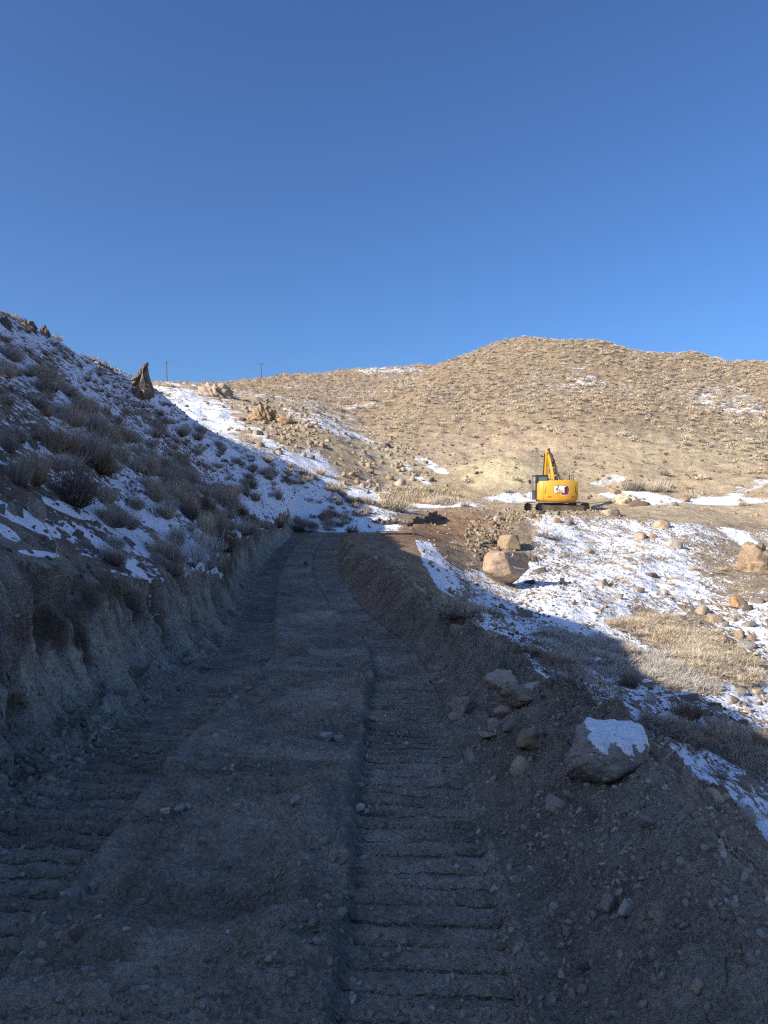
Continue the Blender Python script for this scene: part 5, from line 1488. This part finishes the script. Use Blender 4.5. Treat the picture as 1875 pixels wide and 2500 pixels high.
MB().box(CX0+.1, CX1-.1, CY1-.04, CY1-.025, 1.3, CZ1-.14).build('window', GLASS, cabo)
mir = MB().tube((CX0, CY1-.3, 2.35), (CX0-.22, CY1-.35, 2.42), .015).box(-1.82, -1.68, CY1-.40, CY1-.34, 2.22, 2.55, .02).tube((CX0-.1, CY1-.1, 1.1), (CX0-.1, CY1-.1, 2.5), .02)
mir.build('mirror', BLK, cabo)
# handrails, exhaust and filler on the right side deck
MB().path([(1.28,-.55,2.28),(1.28,-.55,2.92),(1.28,.2,2.92),(1.28,.2,2.28)], .018).path([(1.28,-.55,2.6),(1.28,.2,2.6)], .014).path([(1.0,-.3,2.9),(1.28,-.3,2.92)], .016).path([(1.0,-.3,2.28),(1.0,-.3,2.9)], .016).path([(.82,-.3,2.28),(.84,-.3,2.6),(.9,-.3,2.68)], .015).build('handrail', BLK, house)
MB().tube((.98,-.45,2.3), (.98,-.45,2.85), .045).tube((.98,-.45,2.85), (.98,-.45,3.05), .028, .012).tube((.98,-.45,2.3),(.98,-.45,2.42), .08).build('exhaust_pipe', BLK, house)
MB().tube((.68,-.5,2.28), (.68,-.5,2.52), .06).build('intake_cap', BLK, house)
# boom and stick
BX = .20
def arm(pts_c, widths, th, name, mat, x_):
    """box-section arm following centre points (y, z) with depth widths"""
    poly_t, poly_b = [], []
    for i, (p, w) in enumerate(zip(pts_c, widths)):
        a = Vector(pts_c[max(0, i-1)]); b = Vector(pts_c[min(len(pts_c)-1, i+1)]); d = (b-a).normalized(); n2 = Vector((-d.y, d.x))
        poly_t.append((p[0]+n2.x*w, p[1]+n2.y*w)); poly_b.append((p[0]-n2.x*w, p[1]-n2.y*w))
    return MB().prism(poly_t+poly_b[::-1], x_-th, x_+th, 'x').build(name, mat, house, .015)
boom = arm([(.85,1.75),(1.5,2.7),(2.35,3.75),(3.1,4.35),(3.7,4.62)], [.18,.28,.31,.24,.14], .17, 'boom', YEL, BX)
stick = arm([(3.25,4.95),(3.62,4.62),(4.0,3.7),(4.35,2.5),(4.55,1.6)], [.14,.26,.24,.18,.12], .145, 'stick', YEL, BX-.16)
bc = MB().tube((BX+.30,1.35,1.75), (BX+.30,2.2,3.0), .085).tube((BX-.30,1.35,1.75), (BX-.30,2.2,3.0), .085); bc.build('boom_cylinder', YEL, boom)
MB().tube((BX+.30,2.2,3.0), (BX+.30,2.6,3.55), .045).tube((BX-.30,2.2,3.0), (BX-.30,2.6,3.55), .045).build('cylinder_rod', CHROME, boom)
MB().tube((BX+.04,1.95,3.95), (BX-.02,2.75,4.62), .105, n_=14).build('stick_cylinder', BLK, boom)
MB().tube((BX-.02,2.75,4.62), (BX-.12,3.25,5.02), .06).tube((BX-.22,3.25,5.03), (BX-.02,3.25,5.03), .10).build('cylinder_rod', BLK, boom)
hz = MB()
for k in range(5):
    o1 = BX-.10+k*.05
    hz.path([(o1,.9,2.25),(o1+.05,1.2,2.9+.03*k),(o1+.02,1.75,3.55+.04*k),(o1-.02,2.35,4.25),(o1-.05,2.95,4.75),(o1-.10,3.4,4.95-.05*k)], .022, 6)
hz.path([(BX+.24,1.1,2.2),(BX+.36,1.3,2.7),(BX+.28,1.7,3.3),(BX+.22,2.2,3.9)], .025, 6).path([(BX+.25,.9,2.0),(BX+.45,1.0,2.45),(BX+.30,1.5,3.0)], .025, 6).path([(BX+.55,.6,1.9),(BX+.42,.9,2.5),(BX+.25,1.3,2.9)], .03, 6).path([(BX+.62,.5,2.0),(BX+.48,.8,2.6),(BX+.26,1.4,3.1)], .03, 6)
hz.build('hose', RUBBER, boom)
MB().box(BX-.14, BX+.14, 1.15, 1.35, 2.75, 2.95, .02).box(BX-.12, BX+.14, 1.65, 1.85, 3.38, 3.56, .02).box(BX+.05, BX+.22, 2.2, 2.4, 4.0, 4.25, .02).build('hose_clamp', YEL, boom)
MB().tube((BX-.34,3.85,4.75), (BX-.34,4.45,3.0), .06).build('bucket_cylinder', BLK, stick)
bk = MB(); bp = [(4.35,1.55),(4.75,1.6),(5.05,1.25),(5.05,.85),(4.7,.52),(4.25,.50),(4.0,.70),(4.1,.78),(4.35,.72),(4.65,.78),(4.85,1.0),(4.80,1.25),(4.6,1.4),(4.4,1.38)]
bk.prism(bp, BX-.62, BX+.30, 'x').build('bucket', BLK, stick, .01)

# ------------------------------------------------------------------ power line on the far ridge
def far_ground(u, Y0):
    x = (u-CU)/F*Y0; return x, Y0, float(gz(np.array([x]), np.array([Y0]))[0])
poles = []
for u, vt, Y0, tilt, lab in ((358, 780, 285, .045, 'weathered utility pole beside the fin rock, leaning slightly, on the ridge skyline'), (562, 783, 300, .05, 'weathered utility pole right of the pale crag, on the ridge skyline')):
    x, y, z = far_ground(u+3, Y0)
    top = EYE-(vt-CV)/F*Y0; h_ = top-z+.2
    e = bpy.data.objects.new('utility_pole', None); col.objects.link(e); e.location = (x, y, z-.3); e['label'] = lab; e['category'] = 'utility pole'; e['group'] = 'utility poles on the ridge'
    e.rotation_euler = (0, -tilt*.6, 0)
    MB().tube((0,0,-1), (0,0,h_), .19, .13, 10).build('pole', WOODM, e)
    ca_ = MB().box(-1.05, 1.05, -.08, .08, h_-.55, h_-.38).path([(-.55,0,h_-.5),(0,0,h_-1.15)], .04).path([(.55,0,h_-.5),(0,0,h_-1.15)], .04).build('crossarm', WOODM, e)
    ins = MB()
    for q in (-.95, 0, .95): ins.tube((q,0,h_-.38), (q,0,h_-.12), .07, .05, 8)
    ins.build('insulator', BLK, ca_)
    poles.append((x-h_*tilt*.6, y, z-.3+h_-.2))
ends = [(poles[0][0]-95, poles[0][1]-8, poles[0][2]+3), poles[0], poles[1], (poles[1][0]+110, poles[1][1]+10, poles[1][2]-14)]
w = MB()
for q in (-.95, .95):
    for a_, b_ in zip(ends[:-1], ends[1:]):
        pts = [(a_[0]*(1-t_)+b_[0]*t_, a_[1]*(1-t_)+b_[1]*t_+q*.9, a_[2]*(1-t_)+b_[2]*t_-2.2*4*t_*(1-t_)+(0.02 if q > 0 else 0)) for t_ in np.linspace(0, 1, 15)]
        w.path(pts, .009, 4)
o = w.build('power_line', paint('dull_wire', (.25,.26,.28), .5), None); o['label'] = 'thin sagging power wires strung between the utility poles'; o['category'] = 'power line'

# dead curled stems and sticks
def stem(u, v, pts, r, label, mat=None):
    p = hit(u, v); s = p[1]/F
    m_ = MB().path([(p[0]+a*s, p[1]+c_*s, p[2]-b_*s) for a, b_, c_ in pts], r, 5).build('dead_branch', mat or WOODM, None)
    m_['label'] = label; m_['category'] = 'branch'
PALEW = paint('dry_stem', (.50,.42,.30), .9)
stem(1035, 1285, [(0,4,0),(14,-12,0),(26,-28,4),(40,-52,6)], .006, 'thin bare branch sticking out over the shaded snow beside the berm')
stem(1120, 1412, [(0,4,0),(4,-26,2),(14,-38,3),(40,-44,4),(58,-46,4)], .005, 'bent bare branch reaching over the ravine from the berm edge')
stem(1430, 1640, [(0,4,0),(20,-14,0),(44,-28,4),(60,-30,4)], .003, 'thin dry stalk beside the snow capped rock', PALEW)
stem(130, 1190, [(0,0,0),(-12,-24,0),(-30,-50,0),(-42,-66,0)], .005, 'two leaning dry stalks on the grey bench', PALEW)
stem(600, 1195, [(-6,0,0),(-18,-10,0),(-30,-22,0)], .02, 'pale dead stick at the foot of the cut near the bend', PALEW)
stem(430, 1265, [(0,0,0),(-20,-18,0),(-46,-34,0)], .010, 'root poking out of the cut lip below the frosted shrub')
